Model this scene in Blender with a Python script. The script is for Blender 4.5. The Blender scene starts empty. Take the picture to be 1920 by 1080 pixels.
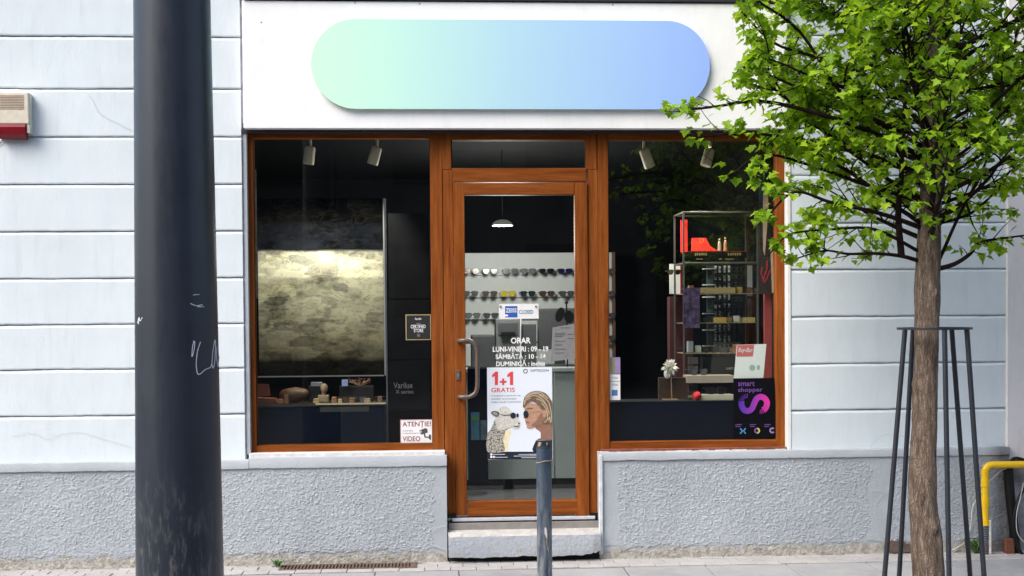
import bpy, bmesh, math, random
from mathutils import Vector, Matrix, noise
random.seed(7)
R_ = math.radians
SC = bpy.context.scene
COL = SC.collection

# ------------------------------------------------------------------ camera
F = 2400.0                       # focal length in photo pixels (1920 wide)
YAW, ROLL, PITCH = R_(3.4), R_(0.45), R_(1.5)
CAM = Vector((-8 * math.tan(YAW), -8.0, 1.54))
f0 = Vector((math.sin(YAW), math.cos(YAW), 0)); r0 = Vector((math.cos(YAW), -math.sin(YAW), 0))
fwd = f0 * math.cos(PITCH) - Vector((0, 0, 1)) * math.sin(PITCH)
u0 = f0 * math.sin(PITCH) + Vector((0, 0, 1)) * math.cos(PITCH)
PPY = 590 + F * math.tan(PITCH)            # pixel row of the optical axis; the horizon stays at row 590
rgt = r0 * math.cos(ROLL) - u0 * math.sin(ROLL)
upv = u0 * math.cos(ROLL) + r0 * math.sin(ROLL)
cd = bpy.data.cameras.new('camera'); cam = bpy.data.objects.new('camera', cd); COL.objects.link(cam)
m = Matrix((rgt, upv, -fwd)).transposed().to_4x4(); m.translation = CAM
cam.matrix_world = m
cd.sensor_width = 36; cd.lens = F / 1920 * 36; cd.shift_y = (PPY - 540) / 1920
cd.clip_start = 0.05; cd.clip_end = 1000
SC.camera = cam

# ------------------------------------------------------------------ light
SUN_EL, SUN_AZ = R_(48), R_(232)          # azimuth measured clockwise from +Y
w = bpy.data.worlds.new('World'); SC.world = w; w.use_nodes = True
nt = w.node_tree; nt.nodes.clear()
sky = nt.nodes.new('ShaderNodeTexSky'); sky.sky_type = 'NISHITA'; sky.sun_disc = False
sky.sun_elevation = SUN_EL; sky.sun_rotation = SUN_AZ
sky.air_density = 1.0; sky.dust_density = 3.5; sky.ozone_density = 1.0
bg = nt.nodes.new('ShaderNodeBackground'); bg.inputs['Strength'].default_value = 0.14
wo = nt.nodes.new('ShaderNodeOutputWorld')
nt.links.new(sky.outputs[0], bg.inputs[0]); nt.links.new(bg.outputs[0], wo.inputs[0])
sl = bpy.data.lights.new('sun', 'SUN'); sl.energy = 1.5; sl.angle = R_(40); sl.color = (1, .97, .93)
so = bpy.data.objects.new('sun', sl); COL.objects.link(so)
sd = Vector((math.sin(SUN_AZ) * math.cos(SUN_EL), math.cos(SUN_AZ) * math.cos(SUN_EL), math.sin(SUN_EL)))
so.rotation_euler = sd.to_track_quat('Z', 'Y').to_euler(); so.location = (0, -10, 20)
SC.view_settings.view_transform = 'Standard'; SC.view_settings.look = 'None'
SC.view_settings.gamma = 1; SC.view_settings.exposure = 1.07
SC.cycles.use_denoising = True
SC.cycles.max_bounces = 10; SC.cycles.transparent_max_bounces = 24
SC.cycles.caustics_reflective = False; SC.cycles.caustics_refractive = False
SC.cycles.sample_clamp_indirect = 4

# ------------------------------------------------------------------ pixel helpers (facade measured on the photo)
def P(px, py, Y):
    d = fwd + rgt * ((px - 960) / F) - upv * ((py - PPY) / F)
    t = (Y - CAM.y) / d.y
    return CAM + d * t
def RC(x0, y0, x1, y1, Y):
    xm, ym = (x0 + x1) / 2, (y0 + y1) / 2
    return P(x0, ym, Y).x, P(x1, ym, Y).x, P(xm, y1, Y).z, P(xm, y0, Y).z

# ------------------------------------------------------------------ materials
MATS = {}
def srgb(r, g, b):
    f = lambda c: (c / 255 / 12.92) if c / 255 <= .04045 else ((c / 255 + .055) / 1.055) ** 2.4
    return (f(r), f(g), f(b), 1)
class NT:
    def __init__(s, name):
        s.m = bpy.data.materials.new(name); s.m.use_nodes = True
        s.t = s.m.node_tree; s.b = s.t.nodes['Principled BSDF']; s.o = s.t.nodes['Material Output']
    def n(s, t, **k):
        x = s.t.nodes.new(t)
        for a, v in k.items():
            if a in x.inputs.keys(): x.inputs[a].default_value = v
            else: setattr(x, a, v)
        return x
    def l(s, a, b): s.t.links.new(a, b)
    def pos(s, scale=(1, 1, 1)):
        g = s.n('ShaderNodeNewGeometry'); mp = s.n('ShaderNodeMapping'); mp.inputs['Scale'].default_value = scale
        s.l(g.outputs['Position'], mp.inputs[0]); return mp.outputs[0]
    def noise(s, vec, scale, detail=4, rough=.6):
        x = s.n('ShaderNodeTexNoise', Scale=scale, Detail=detail, Roughness=rough); s.l(vec, x.inputs['Vector']); return x.outputs['Fac']
    def ramp(s, fac, stops):
        r = s.n('ShaderNodeValToRGB'); e = r.color_ramp.elements
        while len(e) > 1: e.remove(e[-1])
        e[0].position, e[0].color = stops[0]
        for p, c in stops[1:]:
            q = e.new(p); q.color = c
        s.l(fac, r.inputs[0]); return r.outputs[0]
    def mix(s, fac, a, b, mode='MIX'):
        x = s.n('ShaderNodeMix', data_type='RGBA', blend_type=mode)
        for i, v in ((0, fac), (6, a), (7, b)):
            if hasattr(v, 'links'): s.l(v, x.inputs[i])
            else: x.inputs[i].default_value = v
        return x.outputs[2]
    def bump(s, h, strength, dist):
        b = s.n('ShaderNodeBump', Strength=strength, Distance=dist); s.l(h, b.inputs['Height']); s.l(b.outputs[0], s.b.inputs['Normal'])
    def math(s, op, a, b=0.0):
        x = s.n('ShaderNodeMath', operation=op)
        for i, v in ((0, a), (1, b)):
            if hasattr(v, 'links'): s.l(v, x.inputs[i])
            else: x.inputs[i].default_value = v
        return x.outputs[0]
def g4(c, k): return (c[0] * k, c[1] * k, c[2] * k, 1)
def simple(name, col, rough=.5, metal=0.0, var=.12, scale=30, spec=.5, emit=None, es=0):
    if name in MATS: return MATS[name]
    s = NT(name); c = tuple(col[:3]) + (1,)
    f = s.noise(s.pos(), scale)
    s.l(s.ramp(f, [(.3, g4(c, 1 - var)), (.7, g4(c, 1 + var * .6))]), s.b.inputs['Base Color'])
    s.b.inputs['Roughness'].default_value = rough; s.b.inputs['Metallic'].default_value = metal
    s.b.inputs['Specular IOR Level'].default_value = spec
    if emit: s.b.inputs['Emission Color'].default_value = tuple(emit[:3]) + (1,); s.b.inputs['Emission Strength'].default_value = es
    MATS[name] = s.m; return s.m

def mat_wall(name, col, dirt):
    s = NT(name); p = s.pos()
    big = s.noise(p, 1.6, 5); mid = s.noise(s.pos((1, 1, .35)), 9, 6, .65); fine = s.noise(p, 70, 3)
    c = s.ramp(big, [(.3, g4(col, .93)), (.7, g4(col, 1.03))])
    c = s.mix(s.ramp(mid, [(.5, (0, 0, 0, 1)), (.78, (.45, .45, .45, 1))]), c, dirt)
    stk = s.noise(s.pos((1, 1, .12)), 16, 5, .6); c = s.mix(s.ramp(stk, [(.56, (0, 0, 0, 1)), (.76, (.4, .4, .4, 1))]), c, (dirt[0] * .86, dirt[1] * .87, dirt[2] * .86, 1))
    s.l(c, s.b.inputs['Base Color']); s.b.inputs['Roughness'].default_value = .85; s.b.inputs['Specular IOR Level'].default_value = .25
    s.bump(s.math('ADD', s.math('MULTIPLY', mid, 1.0), s.math('MULTIPLY', fine, .25)), .38, .010)
    return s.m
M_WALL = mat_wall('painted_render', (.65, .72, .75), (.56, .63, .675, 1))
M_NEIGH = mat_wall('neighbour_render', (.72, .70, .70), (.50, .49, .47, 1))
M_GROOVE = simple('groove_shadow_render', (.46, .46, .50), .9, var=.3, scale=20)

def mat_rough(name, col, dirtz=.085):
    s = NT(name); p = s.pos()
    g = s.n('ShaderNodeNewGeometry'); sx = s.n('ShaderNodeSeparateXYZ'); s.l(g.outputs['Position'], sx.inputs[0])
    big = s.noise(p, 1.3, 5); n2 = s.noise(p, 14, 6, .7); fine = s.noise(p, 120, 3)
    c = s.ramp(big, [(.28, g4(col, .84)), (.5, g4(col, .98)), (.72, g4(col, 1.08))])
    c = s.mix(s.ramp(n2, [(.45, (0, 0, 0, 1)), (.75, (.35, .35, .35, 1))]), c, (.30, .32, .36, 1))
    # bare cement strip along the pavement, ragged upper edge
    h = s.math('ADD', sx.outputs[2], s.math('MULTIPLY', s.math('SUBTRACT', n2, .5), .16))
    k = s.ramp(h, [(dirtz * .55, (1, 1, 1, 1)), (dirtz * .95, (0, 0, 0, 1))])
    c = s.mix(k, c, s.ramp(s.noise(p, 40, 4, .7), [(.3, (.22, .205, .175, 1)), (.65, (.48, .465, .42, 1))]))
    xw = s.math('ADD', sx.outputs[0], s.math('MULTIPLY', s.math('SUBTRACT', big, .5), .5)); st = P(1862, 950, -.04).x        # old soot stain round the gas pipe
    mr = s.n('ShaderNodeMapRange'); mr.inputs[1].default_value = st - .06; mr.inputs[2].default_value = st + .06; s.l(xw, mr.inputs[0])
    c = s.mix(s.math('MULTIPLY', mr.outputs[0], .8), c, s.ramp(n2, [(.3, (.07, .07, .072, 1)), (.7, (.22, .22, .225, 1))]))
    s.l(c, s.b.inputs['Base Color']); s.b.inputs['Roughness'].default_value = .9; s.b.inputs['Specular IOR Level'].default_value = .2
    s.bump(s.math('ADD', fine, n2), .4, .006)
    return s.m
M_PLINTH = mat_rough('grey_roughcast', (.395, .43, .46))
M_LEDGE = mat_rough('grey_smooth_render', (.41, .44, .47), .03)

def mat_wood(name, axis):
    s = NT(name)
    sc = (38, 38, 2.2) if axis == 'z' else (2.2, 38, 38)
    p = s.pos(sc); f = s.noise(p, 1.0, 5, .65); pore = s.noise(s.pos(tuple(v * 3 for v in sc)), 1.4, 3)
    big = s.noise(s.pos(), 3)
    c = s.ramp(f, [(.3, (.11, .026, .005, 1)), (.5, (.21, .058, .011, 1)), (.7, (.30, .092, .021, 1))])
    c = s.mix(s.ramp(pore, [(.56, (0, 0, 0, 1)), (.7, (.5, .5, .5, 1))]), c, (.12, .03, .008, 1))
    c = s.mix(s.ramp(big, [(.4, (0, 0, 0, 1)), (.8, (.3, .3, .3, 1))]), c, (.27, .085, .024, 1))
    s.l(c, s.b.inputs['Base Color']); s.b.inputs['Roughness'].default_value = .62; s.b.inputs['Specular IOR Level'].default_value = .06
    s.bump(pore, .15, .002)
    return s.m
M_WV = mat_wood('golden_oak_upright', 'z'); M_WH = mat_wood('golden_oak_level', 'x')

def mat_glass(name, tint=(.93, .96, .95, 1)):
    s = NT(name); s.t.nodes.remove(s.b)
    tr = s.n('ShaderNodeBsdfTransparent'); tr.inputs[0].default_value = tint
    gl = s.n('ShaderNodeBsdfGlossy', Roughness=.0); gl.inputs[0].default_value = (1, 1, 1, 1)
    fr = s.n('ShaderNodeFresnel', IOR=1.62); ge = s.n('ShaderNodeNewGeometry')
    fac = s.math('MULTIPLY', fr.outputs[0], s.math('SUBTRACT', 1.0, ge.outputs['Backfacing']))    # both faces of the thin pane in one
    mx = s.n('ShaderNodeMixShader'); s.l(fac, mx.inputs[0]); s.l(tr.outputs[0], mx.inputs[1]); s.l(gl.outputs[0], mx.inputs[2])
    s.l(mx.outputs[0], s.o.inputs[0]); return s.m
M_GLASS = mat_glass('window_glass')

def mat_pole():
    s = NT('pole_paint'); p = s.pos()
    g = s.n('ShaderNodeNewGeometry'); sx = s.n('ShaderNodeSeparateXYZ'); s.l(g.outputs['Position'], sx.inputs[0])
    a = s.noise(p, 3, 6); b = s.noise(s.pos((1, 1, .25)), 45, 6, .75)
    c = s.ramp(a, [(.3, (.014, .020, .031, 1)), (.7, (.021, .028, .041, 1))])
    h = s.math('SUBTRACT', 1.0, s.math('MULTIPLY', s.math('SUBTRACT', sx.outputs[2], .55), 1.6))    # dust is thicker low down
    k = s.math('MULTIPLY', s.ramp(b, [(.5, (0, 0, 0, 1)), (.72, (1, 1, 1, 1))]), s.ramp(s.math('MULTIPLY', h, s.math('ADD', a, .35)), [(.25, (0, 0, 0, 1)), (.95, (.75, .75, .75, 1))]))
    c = s.mix(k, c, (.20, .19, .18, 1))
    s.l(c, s.b.inputs['Base Color']); s.b.inputs['Roughness'].default_value = .42
    s.l(s.ramp(b, [(.3, (.27, .27, .27, 1)), (.7, (.42, .42, .42, 1))]), s.b.inputs['Roughness'])
    s.bump(s.noise(p, 120, 3), .12, .002); return s.m
M_POLE = mat_pole()
def mat_bollard():
    s = NT('bollard_paint'); p = s.pos()
    g = s.n('ShaderNodeNewGeometry'); sx = s.n('ShaderNodeSeparateXYZ'); s.l(g.outputs['Position'], sx.inputs[0])
    b = s.noise(s.pos((1, 1, .15)), 60, 6, .7); a = s.noise(p, 6, 4)
    c = s.ramp(a, [(.3, (.016, .034, .058, 1)), (.7, (.028, .05, .08, 1))])
    k = s.math('MULTIPLY', s.ramp(b, [(.38, (0, 0, 0, 1)), (.62, (1, 1, 1, 1))]), s.ramp(sx.outputs[2], [(.2, (.85, .85, .85, 1)), (.8, (.03, .03, .03, 1))]))
    c = s.mix(k, c, (.30, .31, .32, 1)); s.l(c, s.b.inputs['Base Color']); s.b.inputs['Roughness'].default_value = .42
    return s.m
M_BOLL = mat_bollard()
M_GUARD = simple('guard_paint', (.014, .018, .026), .45, var=.3)
def mat_bark():
    s = NT('bark'); p = s.pos((1, 1, .16)); q = s.pos((1, 1, .22))
    a = s.noise(p, 42, 8, .75); nz = s.n('ShaderNodeTexNoise', Scale=60, Detail=4); s.l(s.pos(), nz.inputs['Vector'])
    va = s.n('ShaderNodeVectorMath', operation='MULTIPLY_ADD'); va.inputs[1].default_value = (.022, .022, .022); s.l(nz.outputs['Color'], va.inputs[0]); s.l(q, va.inputs[2])
    v = s.n('ShaderNodeTexVoronoi', Scale=80, feature='DISTANCE_TO_EDGE'); s.l(va.outputs[0], v.inputs['Vector'])
    big = s.noise(s.pos(), 5, 4)
    c = s.ramp(a, [(.3, (.06, .043, .032, 1)), (.5, (.215, .162, .124, 1)), (.72, (.46, .38, .31, 1))])
    c = s.mix(s.ramp(v.outputs[0], [(.0, (.45, .45, .45, 1)), (.10, (0, 0, 0, 1))]), c, (.08, .06, .05, 1))
    c = s.mix(s.ramp(big, [(.45, (0, 0, 0, 1)), (.75, (.4, .4, .4, 1))]), c, (.28, .21, .16, 1))
    s.l(c, s.b.inputs['Base Color']); s.b.inputs['Roughness'].default_value = .95; s.b.inputs['Specular IOR Level'].default_value = .1
    s.bump(s.math('ADD', a, s.math('MULTIPLY', s.math('MINIMUM', v.outputs[0], .15), 2.2)), .9, .02); return s.m
M_BARK = mat_bark()
M_TWIG = simple('twig_bark', (.020, .012, .012), .9, var=.4, spec=.1)
def mat_leaf():
    s = NT('maple_leaf')
    at = s.n('ShaderNodeAttribute', attribute_name='tint'); oi = s.n('ShaderNodeObjectInfo')
    v = s.math('FRACT', s.math('ADD', at.outputs['Fac'], oi.outputs['Random']))
    c = s.ramp(v, [(0, (.10, .21, .010, 1)), (.35, (.21, .38, .014, 1)), (.7, (.31, .50, .020, 1)), (1, (.43, .60, .030, 1))])
    s.l(c, s.b.inputs['Base Color']); s.b.inputs['Roughness'].default_value = .5; s.b.inputs['Specular IOR Level'].default_value = .3
    t = s.n('ShaderNodeBsdfTranslucent'); s.l(s.mix(1.0, c, (1.0, 1.0, .5, 1), 'MULTIPLY'), t.inputs[0])
    mx = s.n('ShaderNodeMixShader'); mx.inputs[0].default_value = .5
    s.l(s.b.outputs[0], mx.inputs[1]); s.l(t.outputs[0], mx.inputs[2]); s.l(mx.outputs[0], s.o.inputs[0]); return s.m
M_LEAF = mat_leaf()
def mat_paving(name, lo, hi):
    s = NT(name); p = s.pos(); oi = s.n('ShaderNodeObjectInfo')
    c = s.ramp(s.noise(p, 5, 6, .7), [(.3, lo), (.7, hi)])
    sp = s.noise(p, 160, 3, .8)
    c = s.mix(s.ramp(sp, [(.55, (0, 0, 0, 1)), (.75, (.5, .5, .5, 1))]), c, g4(lo, .6))
    c = s.mix(s.math('MULTIPLY', oi.outputs['Random'], .35), c, g4(hi, 1.12))
    s.l(c, s.b.inputs['Base Color']); s.b.inputs['Roughness'].default_value = .85
    s.bump(s.math('ADD', sp, s.noise(p, 30, 4)), .4, .004); return s.m
M_SLAB = mat_paving('paving_slab', (.23, .23, .235, 1), (.33, .33, .335, 1))
M_PAVER = mat_paving('small_paver', (.30, .285, .275, 1), (.42, .405, .395, 1))
M_JOINT = simple('joint_sand', (.10, .095, .09), .95, var=.4, scale=60)
M_ASPH = simple('asphalt', (.05, .05, .052), .9, var=.3, scale=60)
M_CONC = mat_paving('worn_concrete', (.15, .14, .13, 1), (.30, .285, .265, 1))
M_WHITEBOARD = mat_wall('sign_board_white', (.85, .86, .865), (.77, .785, .79, 1))
M_DARK = simple('dark_trim_and_shadow', (.018, .014, .022), .6)
M_VOID = simple('void_shade', (.02, .018, .015), 1.0)
M_WHITE = simple('white_paint', (.78, .78, .77), .5, var=.06)
M_ALU = simple('aluminium_threshold', (.52, .53, .56), .35, var=.1)
M_HANDLE = simple('bronze_handle', (.10, .075, .06), .3, var=.15, spec=.6)
M_BLACK = simple('black_plastic', (.008, .008, .009), .45, spec=.25)
M_CHAR = simple('charcoal_wall', (.008, .008, .009), .9, var=.25, scale=4, spec=.1)
M_CEIL = simple('dark_ceiling', (.009, .009, .009), .9, var=.2, scale=3, spec=.1)
M_FLOOR = simple('shop_floor', (.10, .10, .098), .5, var=.2, scale=5)
M_NAVY = simple('navy_panel', (.0016, .0042, .013), .6, var=.3, scale=5, spec=.08)
M_PANELW = simple('back_panel_white', (.80, .82, .80), .55, var=.03)
M_DESK = simple('desk_grey', (.42, .46, .45), .5, var=.06, scale=6)

# ------------------------------------------------------------------ mesh helpers
def BM(): return bmesh.new()
def box(bm, x0, x1, y0, y1, z0, z1, bev=0.0, seg=1):
    vs = [bm.verts.new((x, y, z)) for x in (x0, x1) for y in (y0, y1) for z in (z0, z1)]
    F_ = [(0, 1, 3, 2), (4, 6, 7, 5), (0, 4, 5, 1), (2, 3, 7, 6), (0, 2, 6, 4), (1, 5, 7, 3)]
    fs = [bm.faces.new([vs[i] for i in f]) for f in F_]
    if bev > 0:
        es = list({e for f in fs for e in f.edges})
        bmesh.ops.bevel(bm, geom=es, offset=bev, segments=seg, profile=.6, affect='EDGES')
    return bm
def bpx(bm, x0, y0, x1, y1, Yf, Yb, bev=0.0, seg=1):
    a, b, c, d = RC(x0, y0, x1, y1, Yf); return box(bm, a, b, Yf, Yb, c, d, bev, seg)
def tube(bm, pts, rad, n=8, cap=True, twist=0):
    pts = [Vector(p) for p in pts]
    if not hasattr(rad, '__len__'): rad = [rad] * len(pts)
    rings = []; ref = None
    for i, p in enumerate(pts):
        t = (pts[min(i + 1, len(pts) - 1)] - pts[max(i - 1, 0)]).normalized()
        if ref is None: ref = Vector((0, 1, 0)) if abs(t.y) < .9 else Vector((1, 0, 0))
        a = t.cross(ref).normalized(); b = t.cross(a).normalized(); ref = -b if ref.dot(-b) > 0 else b
        a = t.cross(ref).normalized(); b = ref - t * ref.dot(t); b.normalize()
        rings.append([bm.verts.new(p + (a * math.cos(2 * math.pi * k / n) + b * math.sin(2 * math.pi * k / n)) * rad[i]) for k in range(n)])
    for i in range(len(rings) - 1):
        for k in range(n):
            bm.faces.new((rings[i][k], rings[i][(k + 1) % n], rings[i + 1][(k + 1) % n], rings[i + 1][k]))
    if cap: bm.faces.new(rings[0][::-1]); bm.faces.new(rings[-1])
    return rings
def prism(bm, pts, y0, y1):
    """pts: list of (x,z); extruded from y0 (front) to y1"""
    a = [bm.verts.new((x, y0, z)) for x, z in pts]; b = [bm.verts.new((x, y1, z)) for x, z in pts]
    bm.faces.new(a); bm.faces.new(b[::-1]); n = len(pts)
    for i in range(n): bm.faces.new((a[i], b[i], b[(i + 1) % n], a[(i + 1) % n]))
def poly_px(bm, pts, Y, th=.0004):
    prism(bm, [(P(x, y, Y).x, P(x, y, Y).z) for x, y in pts], Y, Y + th)
def ell_px(bm, cx, cy, rx, ry, Y, th=.0004, n=18, rot=0):
    c, s = math.cos(rot), math.sin(rot)
    poly_px(bm, [(cx + rx * math.cos(t) * c - ry * math.sin(t) * s, cy + rx * math.cos(t) * s + ry * math.sin(t) * c) for t in [2 * math.pi * k / n for k in range(n)]], Y, th)
def ring_px(bm, cx, cy, ro, ri, Y, n=22, a0=0, a1=2 * math.pi):
    prev = None
    for k in range(n + 1):
        t = a0 + (a1 - a0) * k / n
        q = [P(cx + r * math.cos(t), cy + r * math.sin(t), Y) for r in (ri, ro)]
        vs = [bm.verts.new(v) for v in q]
        if prev: bm.faces.new((prev[0], prev[1], vs[1], vs[0]))
        prev = vs
def ribbon(bm, pts, wd, Y, proj=None):
    proj = proj or (lambda x, y: P(x, y, Y))
    prev = None
    for i, p in enumerate(pts):
        q0 = pts[max(i - 1, 0)]; q1 = pts[min(i + 1, len(pts) - 1)]
        dx, dy = q1[0] - q0[0], q1[1] - q0[1]; L = math.hypot(dx, dy) or 1
        nx, ny = -dy / L * wd / 2, dx / L * wd / 2
        vs = [bm.verts.new(proj(p[0] + nx, p[1] + ny)), bm.verts.new(proj(p[0] - nx, p[1] - ny))]
        if prev: bm.faces.new((prev[0], prev[1], vs[1], vs[0]))
        prev = vs
def smooth_pts(pts, k=4):
    out = []
    for i in range(len(pts) - 1):
        p = [Vector(pts[max(0, min(len(pts) - 1, j))]) for j in (i - 1, i, i + 1, i + 2)]
        for s in range(k):
            t = s / k
            out.append(.5 * ((2 * p[1]) + (p[2] - p[0]) * t + (2 * p[0] - 5 * p[1] + 4 * p[2] - p[3]) * t * t + (-p[0] + 3 * p[1] - 3 * p[2] + p[3]) * t ** 3))
    out.append(Vector(pts[-1])); return out

ORG = {}
def tag(o, label=None, cat=None, group=None, kind=None):
    if label: o['label'] = label
    if cat: o['category'] = cat
    if group: o['group'] = group
    if kind: o['kind'] = kind
    return o
def link(o, parent, org):
    COL.objects.link(o); ORG[o] = Vector(org)
    if parent: o.parent = parent; o.location = Vector(org) - ORG[parent]
    else: o.location = Vector(org)
    return o
def thing(name, loc, label, cat, group=None, kind=None):
    o = bpy.data.objects.new(name, None); link(o, None, loc); o.empty_display_size = .1
    return tag(o, label, cat, group, kind)
def mk(name, bm, mat, parent=None, label=None, cat=None, group=None, kind=None, smooth=False, base=False):
    bmesh.ops.recalc_face_normals(bm, faces=bm.faces)
    me = bpy.data.meshes.new(name)
    lo = Vector((min(v.co[i] for v in bm.verts) for i in range(3))); hi = Vector((max(v.co[i] for v in bm.verts) for i in range(3)))
    org = (lo + hi) / 2
    if not parent or base: org.z = lo.z
    bm.transform(Matrix.Translation(-org)); bm.to_mesh(me); bm.free()
    me.materials.append(mat)
    if smooth:
        for p in me.polygons: p.use_smooth = True
        try: me.set_sharp_from_angle(angle=R_(40))
        except Exception: pass
    o = bpy.data.objects.new(name, me); link(o, parent, org)
    return tag(o, label, cat, group, kind)
def inst(name, me, loc, parent=None, rot=(0, 0, 0), scale=(1, 1, 1)):
    o = bpy.data.objects.new(name, me); link(o, parent, loc); o.rotation_euler = rot; o.scale = scale; return o
def mesh_of(bm, mat, name, smooth=False):
    bmesh.ops.recalc_face_normals(bm, faces=bm.faces)
    me = bpy.data.meshes.new(name); bm.to_mesh(me); bm.free(); me.materials.append(mat)
    if smooth:
        for p in me.polygons: p.use_smooth = True
    return me
def text(body, x0, y0, x1, y1, Y, mat, parent, name='lettering', bold=0.0, shear=0.0, mirror=False):
    """flat lettering fitted into a rectangle measured on the photo, at depth Y"""
    cu = bpy.data.curves.new('t', 'FONT'); cu.body = body; cu.offset = bold; cu.shear = shear; cu.align_x = 'CENTER'; cu.resolution_u = 3
    ob = bpy.data.objects.new('t', cu); COL.objects.link(ob)
    dg = bpy.context.evaluated_depsgraph_get(); me = bpy.data.meshes.new_from_object(ob.evaluated_get(dg))
    bpy.data.objects.remove(ob); bpy.data.curves.remove(cu)
    bm = BM(); bm.from_mesh(me); bpy.data.meshes.remove(me)
    if not bm.verts: raise RuntimeError('no text ' + body)
    lx = min(v.co.x for v in bm.verts); hx = max(v.co.x for v in bm.verts); ly = min(v.co.y for v in bm.verts); hy = max(v.co.y for v in bm.verts)
    a, b, c, d = RC(x0, y0, x1, y1, Y)
    for v in bm.verts:
        fx = (v.co.x - lx) / (hx - lx); fy = (v.co.y - ly) / max(hy - ly, 1e-6)
        if mirror: fx = 1 - fx
        v.co = Vector((a + (b - a) * fx, Y, c + (d - c) * fy))
    return mk(name, bm, mat, parent)
# ================================================================== SETTING: ground, pavement
bm = BM(); s_ = 120
v = [bm.verts.new((x, y, -.16)) for x, y in ((-s_, -s_), (s_, -s_), (s_, s_), (-s_, s_))]; bm.faces.new(v)
mk('ground', bm, M_ASPH, label='grey ground of the street', kind='structure')
pav = thing('pavement', (0, -1.5, 0), 'grey paved footway in front of the shop', 'pavement', kind='structure')
bm = BM(); box(bm, -6, 6.5, -3.2, .3, -.15, -.008); mk('bed', bm, M_JOINT, pav)
bm = BM(); box(bm, -6, 6.5, -3.36, -3.204, -.15, .0, .008); mk('kerb', bm, M_SLAB, pav)
rnd = random.Random(3)
bm = BM(); box(bm, -.0765, .0765, -.0475, .0475, -.05, 0, .003); mp_ = mesh_of(bm, M_PAVER, 'paver')
bm = BM(); box(bm, -.247, .247, -.247, .247, -.05, 0, .004); ms_ = mesh_of(bm, M_SLAB, 'paving_slab')
for r in range(3):
    x = -3.45 + (r % 2) * .078
    while x < 3.9:
        if not (r == 1 or r == 0) or not (-1.445 < x < -.59):   # the drain sits here
            inst('paver', mp_, (x, .002 - r * .1 - .03, rnd.uniform(-.003, .002)), pav, (rnd.uniform(-.006, .006), rnd.uniform(-.006, .006), rnd.uniform(-.006, .006)))
        x += .1565
for r in range(6):
    x = -4.6 + (.16 if r % 2 else .0)
    while x < 5.2:
        if not (r == 2 and False):
            inst('paving_slab', ms_, (x, -.332 - .25 + .02 - r * .5, rnd.uniform(-.002, .002)), pav, (rnd.uniform(-.002, .002), rnd.uniform(-.002, .002), 0))
        x += .5

# ---- drain channel
dx0, dx1 = P(524, 1063, -.13).x, P(782, 1063, -.13).x
dr = thing('drain_grate', ((dx0 + dx1) / 2, -.13, 0), 'rusty slotted drain grate set into the paving below the left window', 'drain')
bm = BM(); box(bm, dx0, dx1, -.195, -.045, -.10, -.06); mk('channel', bm, M_VOID, dr)
M_RUST = simple('rusty_iron', (.13, .085, .06), .8, var=.5, scale=40)
bm = BM()
box(bm, dx0, dx1, -.201, -.188, -.06, .004, .002); box(bm, dx0, dx1, -.054, -.041, -.06, .004, .002)
box(bm, dx0, dx0 + .013, -.188, -.054, -.06, .004, .002); box(bm, dx1 - .04, dx1, -.188, -.054, -.06, .004, .002)
mk('rim', bm, M_RUST, dr)
bm = BM(); box(bm, -.0055, .0055, -.067, .067, -.05, 0, .001); mb_ = mesh_of(bm, M_RUST, 'bar')
n = 37
for i in range(n): inst('bar', mb_, (dx0 + .025 + (dx1 - dx0 - .08) * i / (n - 1), -.121, .003), dr, (0, rnd.uniform(-.05, .05), 0))

# ================================================================== BUILDING
bl = thing('shop_building', (0, .3, 0), 'pale blue rendered building with oak framed shopfront and rough grey plinth', 'building')
WY = 0.0
XL = P(450, 300, 0).x
def course(x0p, x1p, yt, yb, slope, name='wall_course', jit=1.0, ext=None):
    """one rendered course between two grooves, its arrises worn and wavy"""
    a = P(x0p, 0, 0).x if ext is None else ext[0]; b = P(x1p, 0, 0).x if ext is None else ext[1]
    yc = (yt + yb) / 2; zt = P((x0p + x1p) / 2, yt, 0).z; zb = P((x0p + x1p) / 2, yb, 0).z
    n = max(6, int((b - a) / .03)); bm = BM(); rows = []
    g = .0042; sd_ = rnd.uniform(0, 100)
    for i in range(n + 1):
        x = a + (b - a) * i / n
        wt = (noise.noise((x * 3.1, sd_, 0)) * .0040 + noise.noise((x * 19, sd_, 5)) * .0024) * jit
        wb = (noise.noise((x * 2.7, sd_, 9)) * .0040 + noise.noise((x * 17, sd_, 14)) * .0030) * jit
        d = noise.noise((x * 1.3, sd_, 3)) * .003
        prof = [(.030, zt - g + wt), (.012, zt - g + wt), (.003 + d, zt - .013 + wt), (d, zt - .022 + wt * .5), (d + .0008, (zt + zb) / 2), (d, zb + .010 + wb), (.0025 + d, zb + g * .5 + wb), (.030, zb + g * .5 + wb)]
        rows.append([bm.verts.new((x, y, z)) for y, z in prof])
    for i in range(n):
        for k in range(len(prof) - 1): bm.faces.new((rows[i][k], rows[i + 1][k], rows[i + 1][k + 1], rows[i][k + 1]))
    bm.faces.new(rows[0]); bm.faces.new(rows[-1][::-1])
    return mk(name, bm, M_WALL, bl)
gl_ = [-115, -22, 68, 166, 256, 345, 433, 521, 607, 691, 778, 867]
xe = {  }
for i in range(len(gl_) - 1):
    ym = (gl_[i] + gl_[i + 1]) / 2
    xr = P(449 + max(0, ym) * .0125, ym, 0).x
    course(100, 450, gl_[i], gl_[i + 1], 0, ext=(-3.9, xr))
gr_ = [-112, -22, 66, 153, 240, 328, 417, 504, 592, 680, 767, 845]
for i in range(len(gr_) - 1):
    ym = (gr_[i] + gr_[i + 1]) / 2
    course(1484, 1888, gr_[i], gr_[i + 1], 0, ext=(P(1484, ym, 0).x, P(1888, ym, 0).x))
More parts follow.
